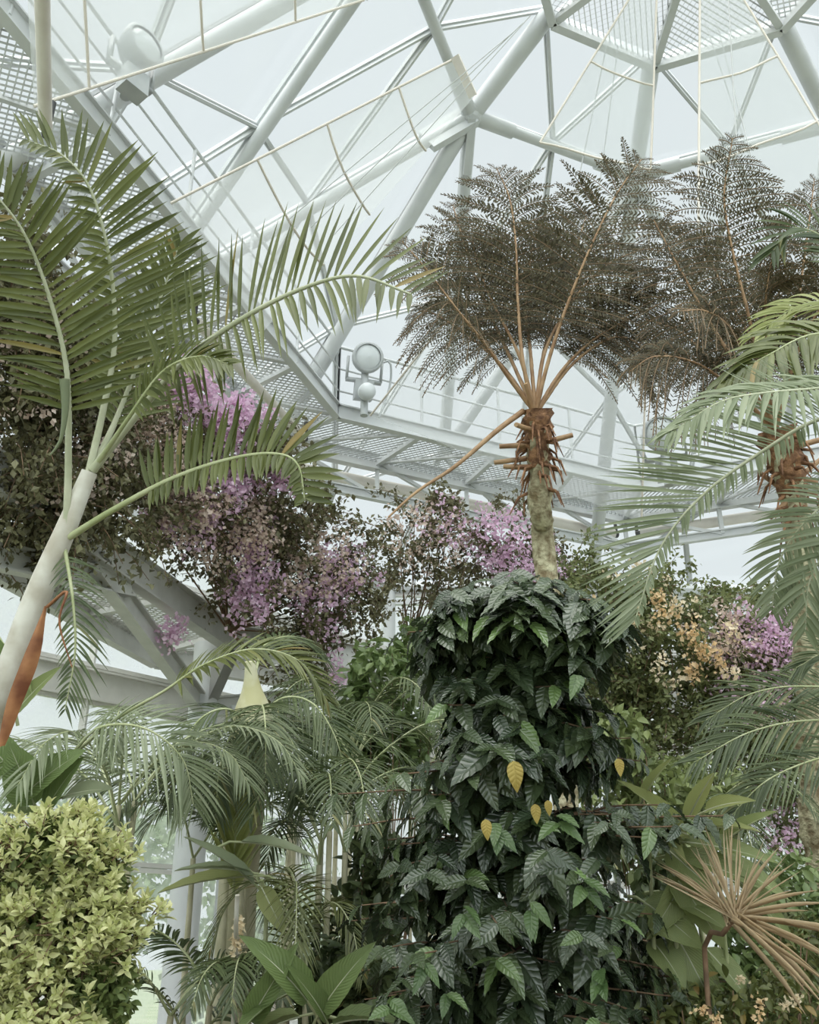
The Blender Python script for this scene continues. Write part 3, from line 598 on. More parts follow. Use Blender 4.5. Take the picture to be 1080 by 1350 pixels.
for pts, L, kw in [
    ([o_, (676, 505, 7.9), (640, 455, 7.7), (600, 405, 7.5), (562, 355, 7.4), (530, 318, 7.4)], .62, dict(t0=.37, dr=.4)),
    ([o_, (690, 480, 8.0), (683, 400, 8.1), (680, 320, 8.2), (672, 262, 8.3), (655, 222, 8.4)], .72, dict(t0=.34)),
    ([o_, (722, 480, 8.0), (745, 410, 8.0), (777, 330, 8.0), (812, 258, 8.1), (846, 210, 8.2)], .72, dict(t0=.34)),
    ([o_, (740, 490, 8.14), (780, 450, 8.28), (830, 420, 8.35), (875, 398, 8.35)], .6, dict(t0=.44, dr=.4)),
    ([o_, (672, 470, 8.3), (640, 400, 8.6), (615, 330, 8.8), (597, 270, 9.0)], .62, dict(t0=.34)),
    ([o_, (716, 470, 8.4), (735, 400, 8.8), (758, 330, 9.0), (775, 280, 9.2)], .66, dict(t0=.34)),
    ([o_, (700, 470, 8.21), (693, 400, 8.42), (700, 340, 8.56), (712, 290, 8.63)], .6, dict(t0=.34)),
    ([o_, (755, 480, 8.2), (810, 445, 8.3), (850, 460, 8.3), (872, 500, 8.3)], .5, dict(t0=.38, dr=.7)),
    ([o_, (660, 480, 8.4), (600, 430, 8.7), (560, 410, 8.8), (540, 420, 8.9)], .5, dict(t0=.38, dr=.7)),
    ([o_, (720, 460, 8.21), (760, 390, 8.42), (800, 350, 8.49), (840, 330, 8.49)], .6, dict(t0=.38, dr=.4)),
    ([o_, (685, 470, 8.14), (650, 400, 8.28), (630, 350, 8.35), (622, 310, 8.35)], .6, dict(t0=.38, dr=.4))]:
    fern_frond(t, pts, L, Nv=nrm(np.array((rng.normal(0, .25), -1, rng.normal(.1, .25)))), **kw)
k = MB(); k.tube(spline(P3([(690, 542, 8), (655, 568, 7.8), (600, 615, 7.6), (550, 648, 7.5), (512, 682, 7.4)]), 20), np.linspace(.026, .008, 20), 7); o = k.build('dead_stalk', M['fern_r'], t); o['label'] = 'bare brown dead frond stalk'
D2 = 7.4
g0 = atd(1082, 1340, D2); g0 = np.array((g0[0], g0[1], 0.))
t = thing('tree_fern', 'second tree fern on a pale scaly trunk, tall pointed frond above', 'tree fern', g0)
fern_trunk(t, [g0, atd(1076, 1100, D2), atd(1064, 850, D2), atd(1052, 700, D2), atd(1036, 610, D2), atd(1024, 565, D2)], .105, .10, .10)
o_ = (1022, 570, D2)
for pts, L, kw in [
    ([o_, (1003, 500, 7.3), (988, 420, 7.2), (968, 340, 7.2), (955, 260, 7.2), (966, 182, 7.2)], .62, dict(t0=.32, dr=.38, n=32, a=(85, 60))),
    ([o_, (985, 500, 7.4), (945, 440, 7.5), (905, 370, 7.6), (862, 290, 7.8)], .5, dict(t0=.35)),
    ([o_, (1040, 480, 7.6), (1055, 380, 7.8), (1066, 300, 7.9), (1074, 236, 8.0)], .55, dict(t0=.3)),
    ([o_, (975, 520, 7.2), (920, 480, 7.1), (865, 470, 7.1), (830, 490, 7.1)], .5, dict(t0=.35, dr=.8)),
    ([o_, (1000, 470, 7.8), (965, 400, 8.1), (940, 350, 8.3), (925, 300, 8.4)], .6, dict(t0=.3)),
    ([o_, (1050, 470, 7.2), (1085, 400, 7.0), (1120, 350, 6.9)], .55, dict(t0=.3)),
    ([o_, (990, 480, 6.9), (960, 430, 6.6), (930, 410, 6.5), (900, 410, 6.4)], .5, dict(t0=.35, dr=.6)),
    ([o_, (1010, 460, 7.0), (1010, 390, 6.7), (1020, 330, 6.6)], .5, dict(t0=.35, dr=.5)),
    ([o_, (960, 500, 7.7), (900, 440, 8.0), (850, 420, 8.2)], .5, dict(t0=.35, dr=.6))]:
    fern_frond(t, pts, L, Nv=nrm(np.array((rng.normal(0, .2), -1, rng.normal(.1, .2)))), **kw)

# ------------------------------------------------------------------ the leaning palm in front
d = 3.6
b0 = atd(-60, 1040, 3.55); g0 = np.array((b0[0] - .45, b0[1], 0.))
t = thing('leaning_palm', 'leaning palm with whitish crownshaft and long arching fronds over the windows', 'palm', g0)
c = spline([g0, atd(-60, 1040, 3.55), atd(8, 905, 3.58), atd(48, 790, 3.6), atd(88, 695, 3.62), atd(118, 622, 3.65)], 40)
k = MB(); k.tube(c[:24], np.linspace(.10, .085, 24), 14, wob=.02); k.build('trunk', M['cane'], t)
k = MB(); k.tube(c[22:], np.linspace(.088, .03, 18), 16); k.build('crownshaft', M['crownshaft'], t)
s1 = spline(P3([(60, 800, 3.5), (40, 870, 3.48), (20, 925, 3.47), (2, 985, 3.46)]), 12); wv = np.array([.004, .012, .02, .028, .033, .036, .036, .034, .03, .026, .02, .012])
k = MB(); k.grid([[p + np.array((x * w_, -.01 * (1 - x * x), x * w_ * .5)) for x in (-1, -.4, .3, 1)] for p, w_ in zip(s1, wv)]); o = k.build('dry_sheath', M['sheath'], t); o['label'] = 'rust brown dried leaf sheath'
k = MB(); k.tube(spline(P3([(62, 800, 3.5), (88, 780, 3.45), (78, 820, 3.42), (95, 880, 3.4)]), 14), np.linspace(.007, .002, 14), 5); k.build('sheath_shred', M['sheath'], t)
NvC = (0, -1, .25)
frond(t, [(88, 697, 3.6), (90, 600, 3.6), (88, 490, 3.55), (66, 395, 3.5), (30, 305, 3.4), (-25, 235, 3.3)], .33, 36, (.25, -1, .1), (70, 56), (1.0, .8), (.04, .12), .022, .34, rr=.016, rm='rachis_pale')
frond(t, [(116, 628, 3.65), (136, 540, 3.75), (150, 465, 3.8), (150, 395, 3.8), (140, 320, 3.75), (118, 248, 3.7), (82, 205, 3.65), (38, 186, 3.6)], .35, 42, (.3, -1, .15), (68, 56), (1.0, .35), (.05, .2), .022, .28, rr=.016, rm='rachis_pale')
frond(t, [(122, 620, 3.65), (190, 535, 3.6), (250, 470, 3.5), (320, 420, 3.4), (400, 380, 3.3), (470, 364, 3.25), (542, 388, 3.2)], .43, 34, (.1, -1, .15), (80, 64), (.5, .95), (.45, .02), .020, .30, rr=.018, rm='rachis_pale')
frond(t, [(92, 708, 3.6), (150, 672, 3.5), (225, 632, 3.4), (300, 606, 3.3), (360, 598, 3.25), (392, 612, 3.2), (402, 660, 3.18)], .26, 38, (0, -1, .1), (92, 70), (.35, .95), (.3, .03), .024, .36, rr=.014)
frond(t, [(120, 622, 3.66), (150, 560, 3.8), (178, 490, 3.9), (206, 410, 4.0), (236, 325, 4.05)], .34, 34, (.2, -1, .1), (55, 30), (1, .75), (.12, .16), .022, .22, rr=.015, rm='rachis_pale')
frond(t, [(124, 618, 3.66), (170, 550, 3.5), (215, 490, 3.4), (262, 470, 3.3), (300, 480, 3.25)], .19, 26, (0, -1, .3), (60, 30), (.9, .8), (.25, .1), .02, .4, rr=.011)
frond(t, [(86, 725, 3.6), (96, 790, 3.5), (99, 860, 3.45), (86, 935, 3.42)], .14, 30, (0, -1, 0), (60, 40), (.6, 1.2), (.3, .25), .009, .05, m='palm_dark', rr=.008)
k = MB(); k.tube(spline(P3([(85, 500, 3.5), (86, 540, 3.5), (80, 580, 3.5), (66, 600, 3.5)]), 10), np.linspace(.02, .003, 10), 6); k.build('spent_spathe', M['palm_pale'], t)

# ------------------------------------------------------------------ palm entering beside the second tree fern
g0 = atd(1290, 1000, 4.6); g0[2] = 0
t = thing('feather_palm', 'silvery feather palm whose fronds sweep in front of the second tree fern', 'palm', g0)
cr = atd(1260, 560, 4.4)
k = MB(); k.tube(spline([g0, mid(g0, cr) + (.03, 0, 0), cr], 20), np.linspace(.12, .08, 20), 12, wob=.02); k.build('trunk', M['cane'], t)
A0 = (1255, 565, 4.4)
frond(t, [A0, (1170, 535, 4.2), (1080, 553, 4.0), (1010, 592, 3.9), (930, 650, 3.8), (872, 720, 3.75), (838, 815, 3.7)], .44, 78, (.1, -1, .1), (60, 32), (1.05, .2), (.04, .2), .014, .25, m='palm_pale', rr=.013, rm='rachis_pale')
frond(t, [A0, (1180, 500, 4.0), (1080, 512, 3.8), (1010, 518, 3.7), (950, 530, 3.65), (885, 570, 3.6)], .30, 46, (0, -1, .6), (70, 30), (.9, .85), (.5, .35), .022, .3, m='palm_pale', rr=.012, rm='rachis_pale')
frond(t, [A0, (1170, 460, 4.3), (1080, 440, 4.3), (1010, 470, 4.2), (960, 500, 4.2)], .33, 36, (0, -1, .5), (68, 30), (.9, .9), (.5, .3), .03, .3, m='palm', rr=.012)
frond(t, [A0, (1190, 420, 4.8), (1110, 330, 5), (1050, 300, 5), (1020, 330, 5)], .4, 34, (0, -1, .3), (65, 30), (1, .8), (.3, .2), .024, .3, m='palm_dark', rr=.012)
frond(t, [A0, (1180, 440, 4.9), (1100, 400, 5.2), (1050, 405, 5.3), (1000, 440, 5.3)], .34, 36, (0, -1, .3), (65, 30), (1, .8), (.4, .2), .024, .3, m='palm_yel', rr=.012)
frond(t, [A0, (1180, 620, 4.2), (1110, 650, 4.1), (1060, 690, 4.0), (1028, 740, 4.0), (1018, 800, 4.0)], .26, 46, (-.2, -1, .1), (62, 36), (.9, .95), (.2, .25), .016, .3, m='palm_pale', rr=.011, rm='rachis_pale')
frond(t, [A0, (1190, 640, 4.0), (1120, 690, 3.9), (1070, 760, 3.9), (1062, 830, 3.9)], .26, 40, (-.2, -1, .1), (62, 36), (.9, .95), (.2, .25), .018, .3, m='palm_pale', rr=.011, rm='rachis_pale')
g0 = atd(1240, 1250, 5.2); g0[2] = 0
t = thing('low_feather_palm', 'dark olive palm fronds reaching across the lower trunk of the second tree fern', 'palm', g0)
A0 = (1230, 1010, 5.2); k = MB(); k.tube([g0, atd(*A0)], [.07, .05], 10); k.build('trunk', M['cane'], t)
for pts, L in [([A0, (1150, 960, 5.1), (1070, 950, 5), (990, 965, 4.9), (915, 1005, 4.8)], .5), ([A0, (1140, 920, 5.4), (1060, 905, 5.5), (990, 915, 5.5), (930, 950, 5.5)], .5), ([A0, (1150, 990, 4.9), (1080, 1000, 4.8), (1010, 1030, 4.7), (960, 1080, 4.7)], .42), ([A0, (1170, 900, 5), (1100, 860, 5), (1050, 880, 5)], .4)]:
    frond(t, pts, L * .75, 50, (0, -1, .35), (45, 25), (.9, .9), (.3, .15), .013, .25, m='palm_dark', rr=.011)

# ------------------------------------------------------------------ areca and other understorey palms
def areca(label, ground, crown, nf, Lr, seed, m='palm_dark', canes=4, w=.016, L=.30, spread=1.0, n=34, cm='cane', name='areca_palm', toward=None, cr=.022, tall=(.5, 1.0)):
    r_ = np.random.default_rng(seed); c = np.asarray(crown); g = np.asarray(ground)
    t = thing(name, label, 'palm', (g[0], g[1], 0))
    tops = []
    for q in range(canes):
        a = r_.uniform(0, 2 * np.pi); o = np.array((math.cos(a), math.sin(a), 0)) * .12 * r_.random(); tp = c + o * 2 + (0, 0, r_.uniform(-.3, .1)); tops.append(tp)
        k = MB(); k.tube(spline([g * (1, 1, 0) + o, mid(g * (1, 1, 0) + o, tp) + o * .5, tp], 14), np.linspace(cr * 1.2, cr * .8, 14), 8, wob=.03); k.build('cane', M[cm], t)
    for q in range(nf):
        a = q * 2.4 + r_.uniform(-.4, .4); el = r_.uniform(*tall); o = np.array((math.cos(a), math.sin(a), 0)); ln = Lr * r_.uniform(.75, 1.15); s = tops[q % canes]
        p = [s, s + o * ln * .22 * spread + (0, 0, ln * .35 * el), s + o * ln * .55 * spread + (0, 0, ln * .55 * el), s + o * ln * .85 * spread + (0, 0, ln * .42 * el), s + o * ln * 1.02 * spread + (0, 0, ln * .12 * el)]
        frond(t, p, L * .8 * r_.uniform(.85, 1.15), n, (0, -.25, 1), (62, 28), (1, 1), (.35, .35), w, .2, m=m, rr=.009, px=False)
    return t
def gz(p): q = np.array(p); q[2] = 0; return q
A = lambda px, py, d: atd(px, py, d)
areca('pale arching palm beside the bright golden shrub', gz(A(150, 1200, 5.6)), A(165, 1060, 5.6), 9, 1.1, 3, 'palm_pale', 3, .016, .36)
areca('fine dark palm in front of the white steel column', gz(A(300, 1250, 6.4)), A(300, 1110, 6.4), 10, 1.1, 4, 'palm_dark', 4, .014, .36)
areca('dark palm clump between the pale bottle trunk and the coffee shrub', gz(A(420, 1200, 6.2)), A(425, 1080, 6.2), 11, 1.15, 5, 'palm_dark', 4, .014, .36)
areca('tall dark palm under the trailing end of the lilac vine', gz(A(470, 1100, 8.0)), A(470, 1000, 8.0), 11, 1.3, 6, 'palm_dark', 4, .016, .40)
areca('low palm at the foot of the bottle trunk', gz(A(250, 1350, 5.2)), A(270, 1340, 5.2), 11, .8, 7, 'palm_dark', 4, .014, .28)
areca('yellowish palm rising between broad leaves by the coffee shrub', gz(A(395, 1300, 5.6)), A(400, 1250, 5.6), 6, .9, 8, 'palm', 3, .012, .30, tall=(.9, 1.4), spread=.7)
areca('dark palm behind the coffee shrub and ginger leaves', gz(A(900, 1200, 7.2)), A(905, 1130, 7.2), 9, 1.1, 9, 'palm_dark', 4, .014, .34)
areca('distant palm by the glass wall behind the bottle trunk', gz(A(380, 1150, 9.6)), A(385, 1060, 9.6), 10, 1.6, 12, 'palm_dark', 4, .018, .46)
areca('distant palm by the far wall between hedge and coffee shrub', gz(A(560, 1150, 10.5)), A(560, 1010, 10.5), 11, 1.7, 14, 'palm_dark', 4, .018, .48)
# reaching frond in front of the mesh walkway
g0 = gz(A(40, 1200, 5.0))
t = thing('young_palm', 'young palm sending one glossy frond below the mesh walkway', 'palm', g0)
k = MB(); k.tube(spline([g0, A(60, 1080, 5.0), A(90, 1000, 5.0)], 12), np.linspace(.04, .022, 12), 8); k.build('trunk', M['cane'], t)
frond(t, [(90, 1000, 5.0), (150, 950, 5.0), (215, 912, 5.0), (270, 876, 5.0), (335, 856, 5.0), (395, 872, 5.0), (432, 925, 5.0)], .26, 46, (0, -.6, .8), (68, 35), (1, 1), (.25, .15), .020, .42, m='palm', rr=.011)
frond(t, [(90, 1000, 5.0), (130, 960, 4.9), (190, 960, 4.8), (240, 1000, 4.8), (255, 1060, 4.8)], .34, 40, (.2, -.8, .5), (60, 35), (1, 1), (.3, .3), .014, .25, m='palm_pale', rr=.010)
# bottle palm
g0 = gz(A(312, 1290, 6.6)); c = spline([g0, A(312, 1200, 6.6), A(322, 1080, 6.6), A(331, 990, 6.6)], 30)
t = thing('bottle_palm', 'palm with swollen pale trunk in front of the white steel column', 'palm', g0)
k = MB(); k.tube(c, np.linspace(.15, .13, 30), 14, wob=.02); k.build('trunk', M['cane'], t)
c2 = spline([c[-1], A(333, 960, 6.6), A(333, 925, 6.6), A(330, 872, 6.6)], 14)
k = MB(); k.tube(c2, [.135, .15, .158, .16, .155, .145, .13, .11, .09, .072, .058, .048, .042, .038], 14); o = k.build('crownshaft', M['vase'], t)
A0 = (337, 885, 6.6)
for pts, L in [([(333, 960, 6.6), (300, 935, 6.4), (262, 950, 6.3), (235, 1000, 6.2), (222, 1060, 6.2)], .40), ([(335, 950, 6.6), (375, 920, 6.5), (415, 930, 6.4), (445, 980, 6.3), (455, 1040, 6.3)], .42), ([(334, 955, 6.6), (345, 930, 6.1), (350, 960, 5.7), (350, 1020, 5.5)], .40), ([(334, 950, 6.6), (310, 960, 6.2), (290, 1010, 6.0), (285, 1070, 5.9)], .38), ([(335, 950, 6.6), (372, 960, 6.3), (398, 1010, 6.1), (402, 1060, 6.0)], .40), ([A0, (350, 850, 6.8), (390, 840, 7.0), (430, 870, 7.1)], .36)]:
    frond(t, pts, L * .8, 38, (0, -.6, .8), (60, 32), (1, 1), (.35, .35), .016, .15, m='palm_dark', rr=.011)
k = MB(); us = np.linspace(0, 1, 9)
frond(t, [(308, 1180, 6.2), (310, 1120, 6.1), (312, 1070, 6.1), (316, 1030, 6.1)], .42, 22, (0, -1, .1), (22, 14), (1, 1), (.02, .02), .03, .05, m='palm_yel', rr=.012)

# ------------------------------------------------------------------ broad leaves
LAN = leaf_template(13, .012, .22, .30, 'lance')
def broad(t, base, tipd, L, W, m, up=(0, -.5, .8), pet=.25, nm='leaf', arch=1.0, rm='rachis'):
    base = np.asarray(base, float); D = nrm(tipd); tp = LAN.copy(); tp[..., 2] *= arch
    k = MB(); k.tube([base - D * pet + (0, 0, -.25 * pet), base - D * pet * .4, base], [.010, .008, .006], 6); st = k.build('leaf_stalk', M[rm], t)
    k = MB(); k.grids(place(tp, base[None], D[None], nrm(np.asarray(up, float))[None], np.array([L]), np.array([W]))); sub(k.build(nm, M[m], t, True, True), st)
    k = MB(); mp = place(tp, base[None], D[None], nrm(np.asarray(up, float))[None], np.array([L]), np.array([W]))[0][:, 1]; k.tube(mp + nrm(np.asarray(up, float)) * -.002, np.linspace(.006, .0015, len(mp)), 5, False); sub(k.build('midrib', M['rachis_pale'], t), st)
def pxleaf(t, a, b, d, W, m, up=(0, -.6, .7), d2=None, arch=.6, pet=.2):
    p, q = atd(*a, d), atd(*b, d if d2 is None else d2); broad(t, p, q - p, np.linalg.norm(q - p) * 1.03, W, m, up, pet, arch=arch)
t = thing('bird_of_paradise', 'broad-leaved plant with upright paddle leaves at the foot of the coffee shrub', 'plant', gz(A(410, 1340, 4.6)))
for a, b, W, up, m in [((405, 1320), (345, 1235), .17, (.3, -1, .5), 'broad'), ((425, 1330), (470, 1255), .16, (-.2, -1, .2), 'broad'), ((380, 1310), (300, 1345), .15, (0, -.5, 1), 'broad'), ((330, 1345), (375, 1265), .13, (.2, -1, .3), 'broad'),
                       ((395, 1340), (300, 1360), .11, (0, -.3, 1), 'ginger'), ((430, 1345), (400, 1280), .10, (.5, -1, .3), 'broad'), ((440, 1350), (520, 1320), .13, (0, -.4, 1), 'broad')]:
    pxleaf(t, a, b, 4.6, W, m, up, 4.5, arch=1.2)
t = thing('heliconia_plant', 'lone slender plant with long horizontal leaves in front of the bottle palm', 'plant', gz(A(345, 1300, 5.4)))
k = MB(); k.tube(spline([gz(A(345, 1300, 5.4)), A(350, 1250, 5.4), A(345, 1160, 5.4)], 14), np.linspace(.02, .012, 14), 8); k.build('stem', M['rachis'], t)
for a, b, W, up in [((335, 1155), (215, 1155), .13, (0, -.5, .9)), ((318, 1110), (410, 1112), .08, (0, -.6, .8)), ((335, 1165), (262, 1095), .08, (.3, -.7, .6)), ((345, 1170), (372, 1225), .12, (-.3, -.7, .6)), ((330, 1150), (240, 1130), .07, (0, -.5, .9))]:
    pxleaf(t, a, b, 5.4, W, 'ginger_y' if W > .1 else 'palm_pale', up, 5.2)
t = thing('flower_spike', 'upright whitish flower spike standing before the bottle palm', 'flower', gz(A(312, 1290, 5.0)))
c = spline([gz(A(312, 1290, 5.0)), A(312, 1285, 5.0), A(311, 1230, 5.0), A(313, 1180, 5.0)], 24); k = MB(); k.tube(c, np.linspace(.017, .012, 24), 8); k.build('stem', M['crownshaft'], t)
P = c[-5] + rng.normal(0, 1, (150, 3)) * (.014, .014, .05); k = MB(); k.add(*dia(P, rdir(150), rdir(150), np.full(150, .035), np.full(150, .025))); k.build('florets', M['cream'], t, False)
t = thing('banana_like_plant', 'broad soft-green leaves behind the golden shrub below the leaning trunk', 'plant', gz(A(30, 1200, 5.2)))
for a, b, W, up, m in [((45, 1060), (15, 985), .22, (.2, -1, .3), 'broad'), ((30, 1050), (95, 985), .20, (-.2, -1, .4), 'broad'), ((20, 1020), (-40, 950), .2, (.2, -1, .5), 'broad'), ((60, 1070), (95, 1000), .14, (-.3, -1, .2), 'broad'), ((20, 940), (65, 880), .10, (-.2, -1, .1), 'ginger'), ((10, 900), (-15, 830), .12, (.3, -1, .2), 'broad'), ((5, 850), (40, 905), .08, (.3, -1, .2), 'ginger'), ((60, 1080), (10, 1060), .2, (0, -.5, 1), 'broad'), ((85, 1050), (140, 1030), .15, (0, -.7, .7), 'palm_pale')]:
    pxleaf(t, a, b, 4.9, W, m, up, 4.8)
# ginger with striped leaves
t = thing('ginger_plant', 'ginger clump with long striped leaves behind the dried rosette', 'plant', gz(A(900, 1300, 4.5)))
for (x0, y0, x1, y1, x2, y2) in [(880, 1340, 890, 1200, 900, 1090), (930, 1340, 925, 1230, 890, 1130), (850, 1340, 860, 1200, 855, 1060), (960, 1340, 955, 1230, 950, 1130)]:
    k = MB(); k.tube(spline([gz(A(x0, y0, 4.5)), A(x1, y1, 4.5), A(x2, y2, 4.5)], 16), np.linspace(.016, .008, 16), 7); k.build('stem', M['rachis'], t)
for a, b, W, m in [((905, 1085), (940, 1008), .10, 'ginger_y'), ((930, 1070), (978, 1045), .10, 'ginger_y'), ((905, 1095), (990, 1075), .10, 'ginger_y'), ((905, 1100), (865, 1080), .12, 'ginger_y'), ((900, 1110), (1020, 1120), .09, 'ginger'), ((895, 1100), (850, 1030), .10, 'ginger_y'), ((895, 1130), (1000, 1150), .12, 'ginger'),
                   ((885, 1150), (960, 1240), .15, 'ginger'), ((850, 1190), (920, 1235), .18, 'ginger'), ((880, 1180), (960, 1210), .14, 'ginger'), ((890, 1230), (955, 1345), .16, 'ginger'), ((860, 1240), (905, 1290), .14, 'ginger'), ((930, 1250), (1010, 1330), .12, 'ginger'), ((845, 1060), (870, 1000), .09, 'ginger_y'), ((850, 1110), (800, 1090), .10, 'ginger'), ((940, 1130), (1040, 1170), .10, 'ginger'), ((945, 1120), (1000, 1060), .08, 'ginger'), ((950, 1140), (1060, 1230), .10, 'ginger'), ((900, 1160), (870, 1230), .12, 'ginger'),
                   ((860, 1090), (905, 1120), .10, 'ginger_y'), ((880, 1120), (940, 1170), .12, 'ginger')]:
    pxleaf(t, a, b, 4.5, W * (.85 if m == 'ginger_y' else 1.15), m, (rng.normal(0, .45), -.9, random.uniform(.2, .8)), 4.3, arch=random.uniform(.5, 1.2), pet=.12)
# dried rosette
t = thing('dried_dracaena', 'dried straw-coloured rosette of strap leaves among the ginger', 'plant', gz(A(950, 1260, 4.1)))
ce = A(968, 1212, 4.1); k = MB(); k.tube(spline([gz(A(925, 1300, 4.3)), A(930, 1270, 4.25), A(948, 1238, 4.15), ce], 20), np.linspace(.016, .011, 20), 8); k.build('stem', M['bark'], t)
STR = leaf_template(9, 0, .3, .25, 'strap')
for j in range(64):
    if j < 48: an = R(random.uniform(35, 150)); z = .25 if j < 24 else .1
    else: an = R(random.uniform(-50, 25)); z = .3
    D = np.array((math.cos(an), random.uniform(-.75, .35), math.sin(an))); ln = random.uniform(.22, .42) * (1.3 if j >= 48 else 1)
    k = MB(); k.grids(place(STR * (1, 1, z), ce[None] + rng.normal(0, .012, (1, 3)), D[None], nrm(np.array((rng.normal(0, .3), -.4, 1)))[None], np.array([ln]), np.array([random.uniform(.004, .010)]))); k.build('dry_leaf', M['tan'], t)
# ------------------------------------------------------------------ coffee shrub
DC = 4.6
PR = [(760, 690, 60), (785, 680, 110), (840, 675, 140), (900, 680, 130), (950, 690, 140), (1010, 680, 190), (1070, 670, 215), (1130, 668, 225), (1200, 675, 240), (1280, 690, 265), (1350, 700, 280), (1450, 700, 260)]
yy = np.array([p[0] for p in PR]); xc = np.array([p[1] for p in PR]); hw = np.array([p[2] for p in PR])
g0 = gz(A(680, 1350, DC))
t = thing('coffee_shrub', 'large dark glossy-leaved coffee shrub with hanging corrugated leaves', 'shrub', g0)
stems = []
for q, (xo, dy) in enumerate([(655, 0), (640, .15), (700, -.1), (720, .12), (675, .2)]):
    tp = A(xo + rng.normal(0, 20), 790 + 25 * q, DC) + (0, dy, 0); c = spline([g0 + rng.normal(0, .08, 3) * (1, 1, 0), A(xo, 1250, DC) + (0, dy, 0), A(xo - 5, 1050, DC) + (0, dy, 0), tp], 40)
    k = MB(); k.tube(c, np.linspace(.026, .007, 40), 8, wob=.05); k.build('stem', M['bark'], t); stems.append(c)
CF = leaf_template(13, .035, .12, .28, 'ovate')
kb = MB(); LP, LD, LNn, LL = [], [], [], []
def add_pair(p, axis, ln, drop):
    s = nrm(np.cross(axis, (0, 0, 1)));
    for sg in (1, -1):
        D = nrm(axis * .45 + s * sg * .75 + np.array((0, 0, -drop)) + rng.normal(0, .22, 3)); nn = nrm(np.array((0, 0, 1.)) + axis * .8 + rng.normal(0, .3, 3))
        LP.append(p); LD.append(D); LNn.append(nn); LL.append(ln * random.uniform(.75, 1.2))
for _ in range(370):
    y = random.uniform(775, 1440); cxp = np.interp(y, yy, xc); h_ = np.interp(y, yy, hw); an = random.uniform(0, 2 * np.pi)
    if math.sin(an) > .3 and random.random() < .6: an = -an
    ax = A(cxp, y, DC); rad = h_ * DC / F; rr_ = rad * (.88 + .20 * math.sin(3 * an + y * .021) + .16 * math.sin(y * .055 + 2 * an)) * random.uniform(.6, 1.0) * (1.18 if random.random() < .25 else 1)
    stc = stems[random.randrange(5)]; j = np.argmin(abs(stc[:, 2] - (ax[2] - .12))); s0 = stc[j]
    e = ax + np.array((math.cos(an) * rr_, math.sin(an) * rr_ * .8, -.04))
    c = spline([s0, mid(s0, e) + (0, 0, .07), e], 16); kb.tube(c, np.linspace(.008, .003, 16), 5, False)
    for u in np.arange(.40, 1.0, .12): i0 = int(u * 15); add_pair(c[i0], nrm(c[min(i0 + 1, 15)] - c[i0]), random.uniform(.13, .22), random.uniform(.2, 1.4))
    tipd = nrm(c[-1] - c[-3]); add_pair(c[-1], tipd, .13, .4)
for _ in range(75):                      # domed top
    an = random.uniform(0, 6.28); r = random.random() ** .5 * .50; p = A(685, 815, DC) + np.array((math.cos(an) * r, math.sin(an) * r * .8, .17 - r * r * .9 + rng.normal(0, .03)))
    for q in range(3): add_pair(p + (0, 0, -.06 * q), nrm((math.cos(an), math.sin(an), .1)), .15, random.uniform(.3, .9))
LP, LD, LNn, LL = map(np.array, (LP, LD, LNn, LL)); n = len(LP); print('coffee leaves', n)
k = MB(); k.grids(place(CF, LP, LD, LNn, LL, LL * .46)); k.build('foliage', M['coffee'], t, True, True); kb.build('branches', M['bark'], t)
# bright young pairs and a few yellowed leaves on the side that shows
k = MB(); P_, D_, N_ = [], [], []
for x, y in [(612, 1205), (665, 870), (735, 1085), (810, 1145), (770, 1170), (620, 1040), (590, 1310), (700, 1290), (790, 1290), (850, 1280), (560, 1270), (640, 1300), (515, 1330), (740, 1020), (700, 1200), (815, 950), (655, 1095), (570, 930), (760, 890), (840, 1180)][::2]:
    p = A(x, y, DC - .74 + rng.normal(0, .04)); an = random.uniform(0, 3.1)
    for q in range(random.choice((2, 2, 3, 4))):
        a2 = an + q * 3.14 + rng.normal(0, .4); P_.append(p + (0, 0, .03 * (q // 2))); D_.append((math.cos(a2) * .8, -.35 - .3 * abs(math.sin(a2)), random.uniform(-.9, -.1))); N_.append((rng.normal(0, .3), -.6, .8))
P_, D_, N_ = np.array(P_), np.array(D_, float), nrm(np.array(N_)); k.grids(place(CF, P_, D_, N_, rng.uniform(.08, .14, len(P_)), rng.uniform(.045, .065, len(P_)))); o = k.build('young_leaves', M['coffee_new'], t, True, True); o['label'] = 'bright green young leaf pairs'
for x, y, l in [(677, 1003, .12), (640, 1080, .08), (705, 1060, .075), (815, 1000, .07), (722, 1055, .06)]:
    k = MB(); k.grids(place(CF, A(x, y, DC - .78)[None], np.array((.1, -.1, -1.))[None], np.array((0, -1, .2))[None], np.array([l]), np.array([l * .55]))); o = k.build('yellow_leaf', M['yleaf'], t, True, True); o['label'] = 'yellowed leaf'
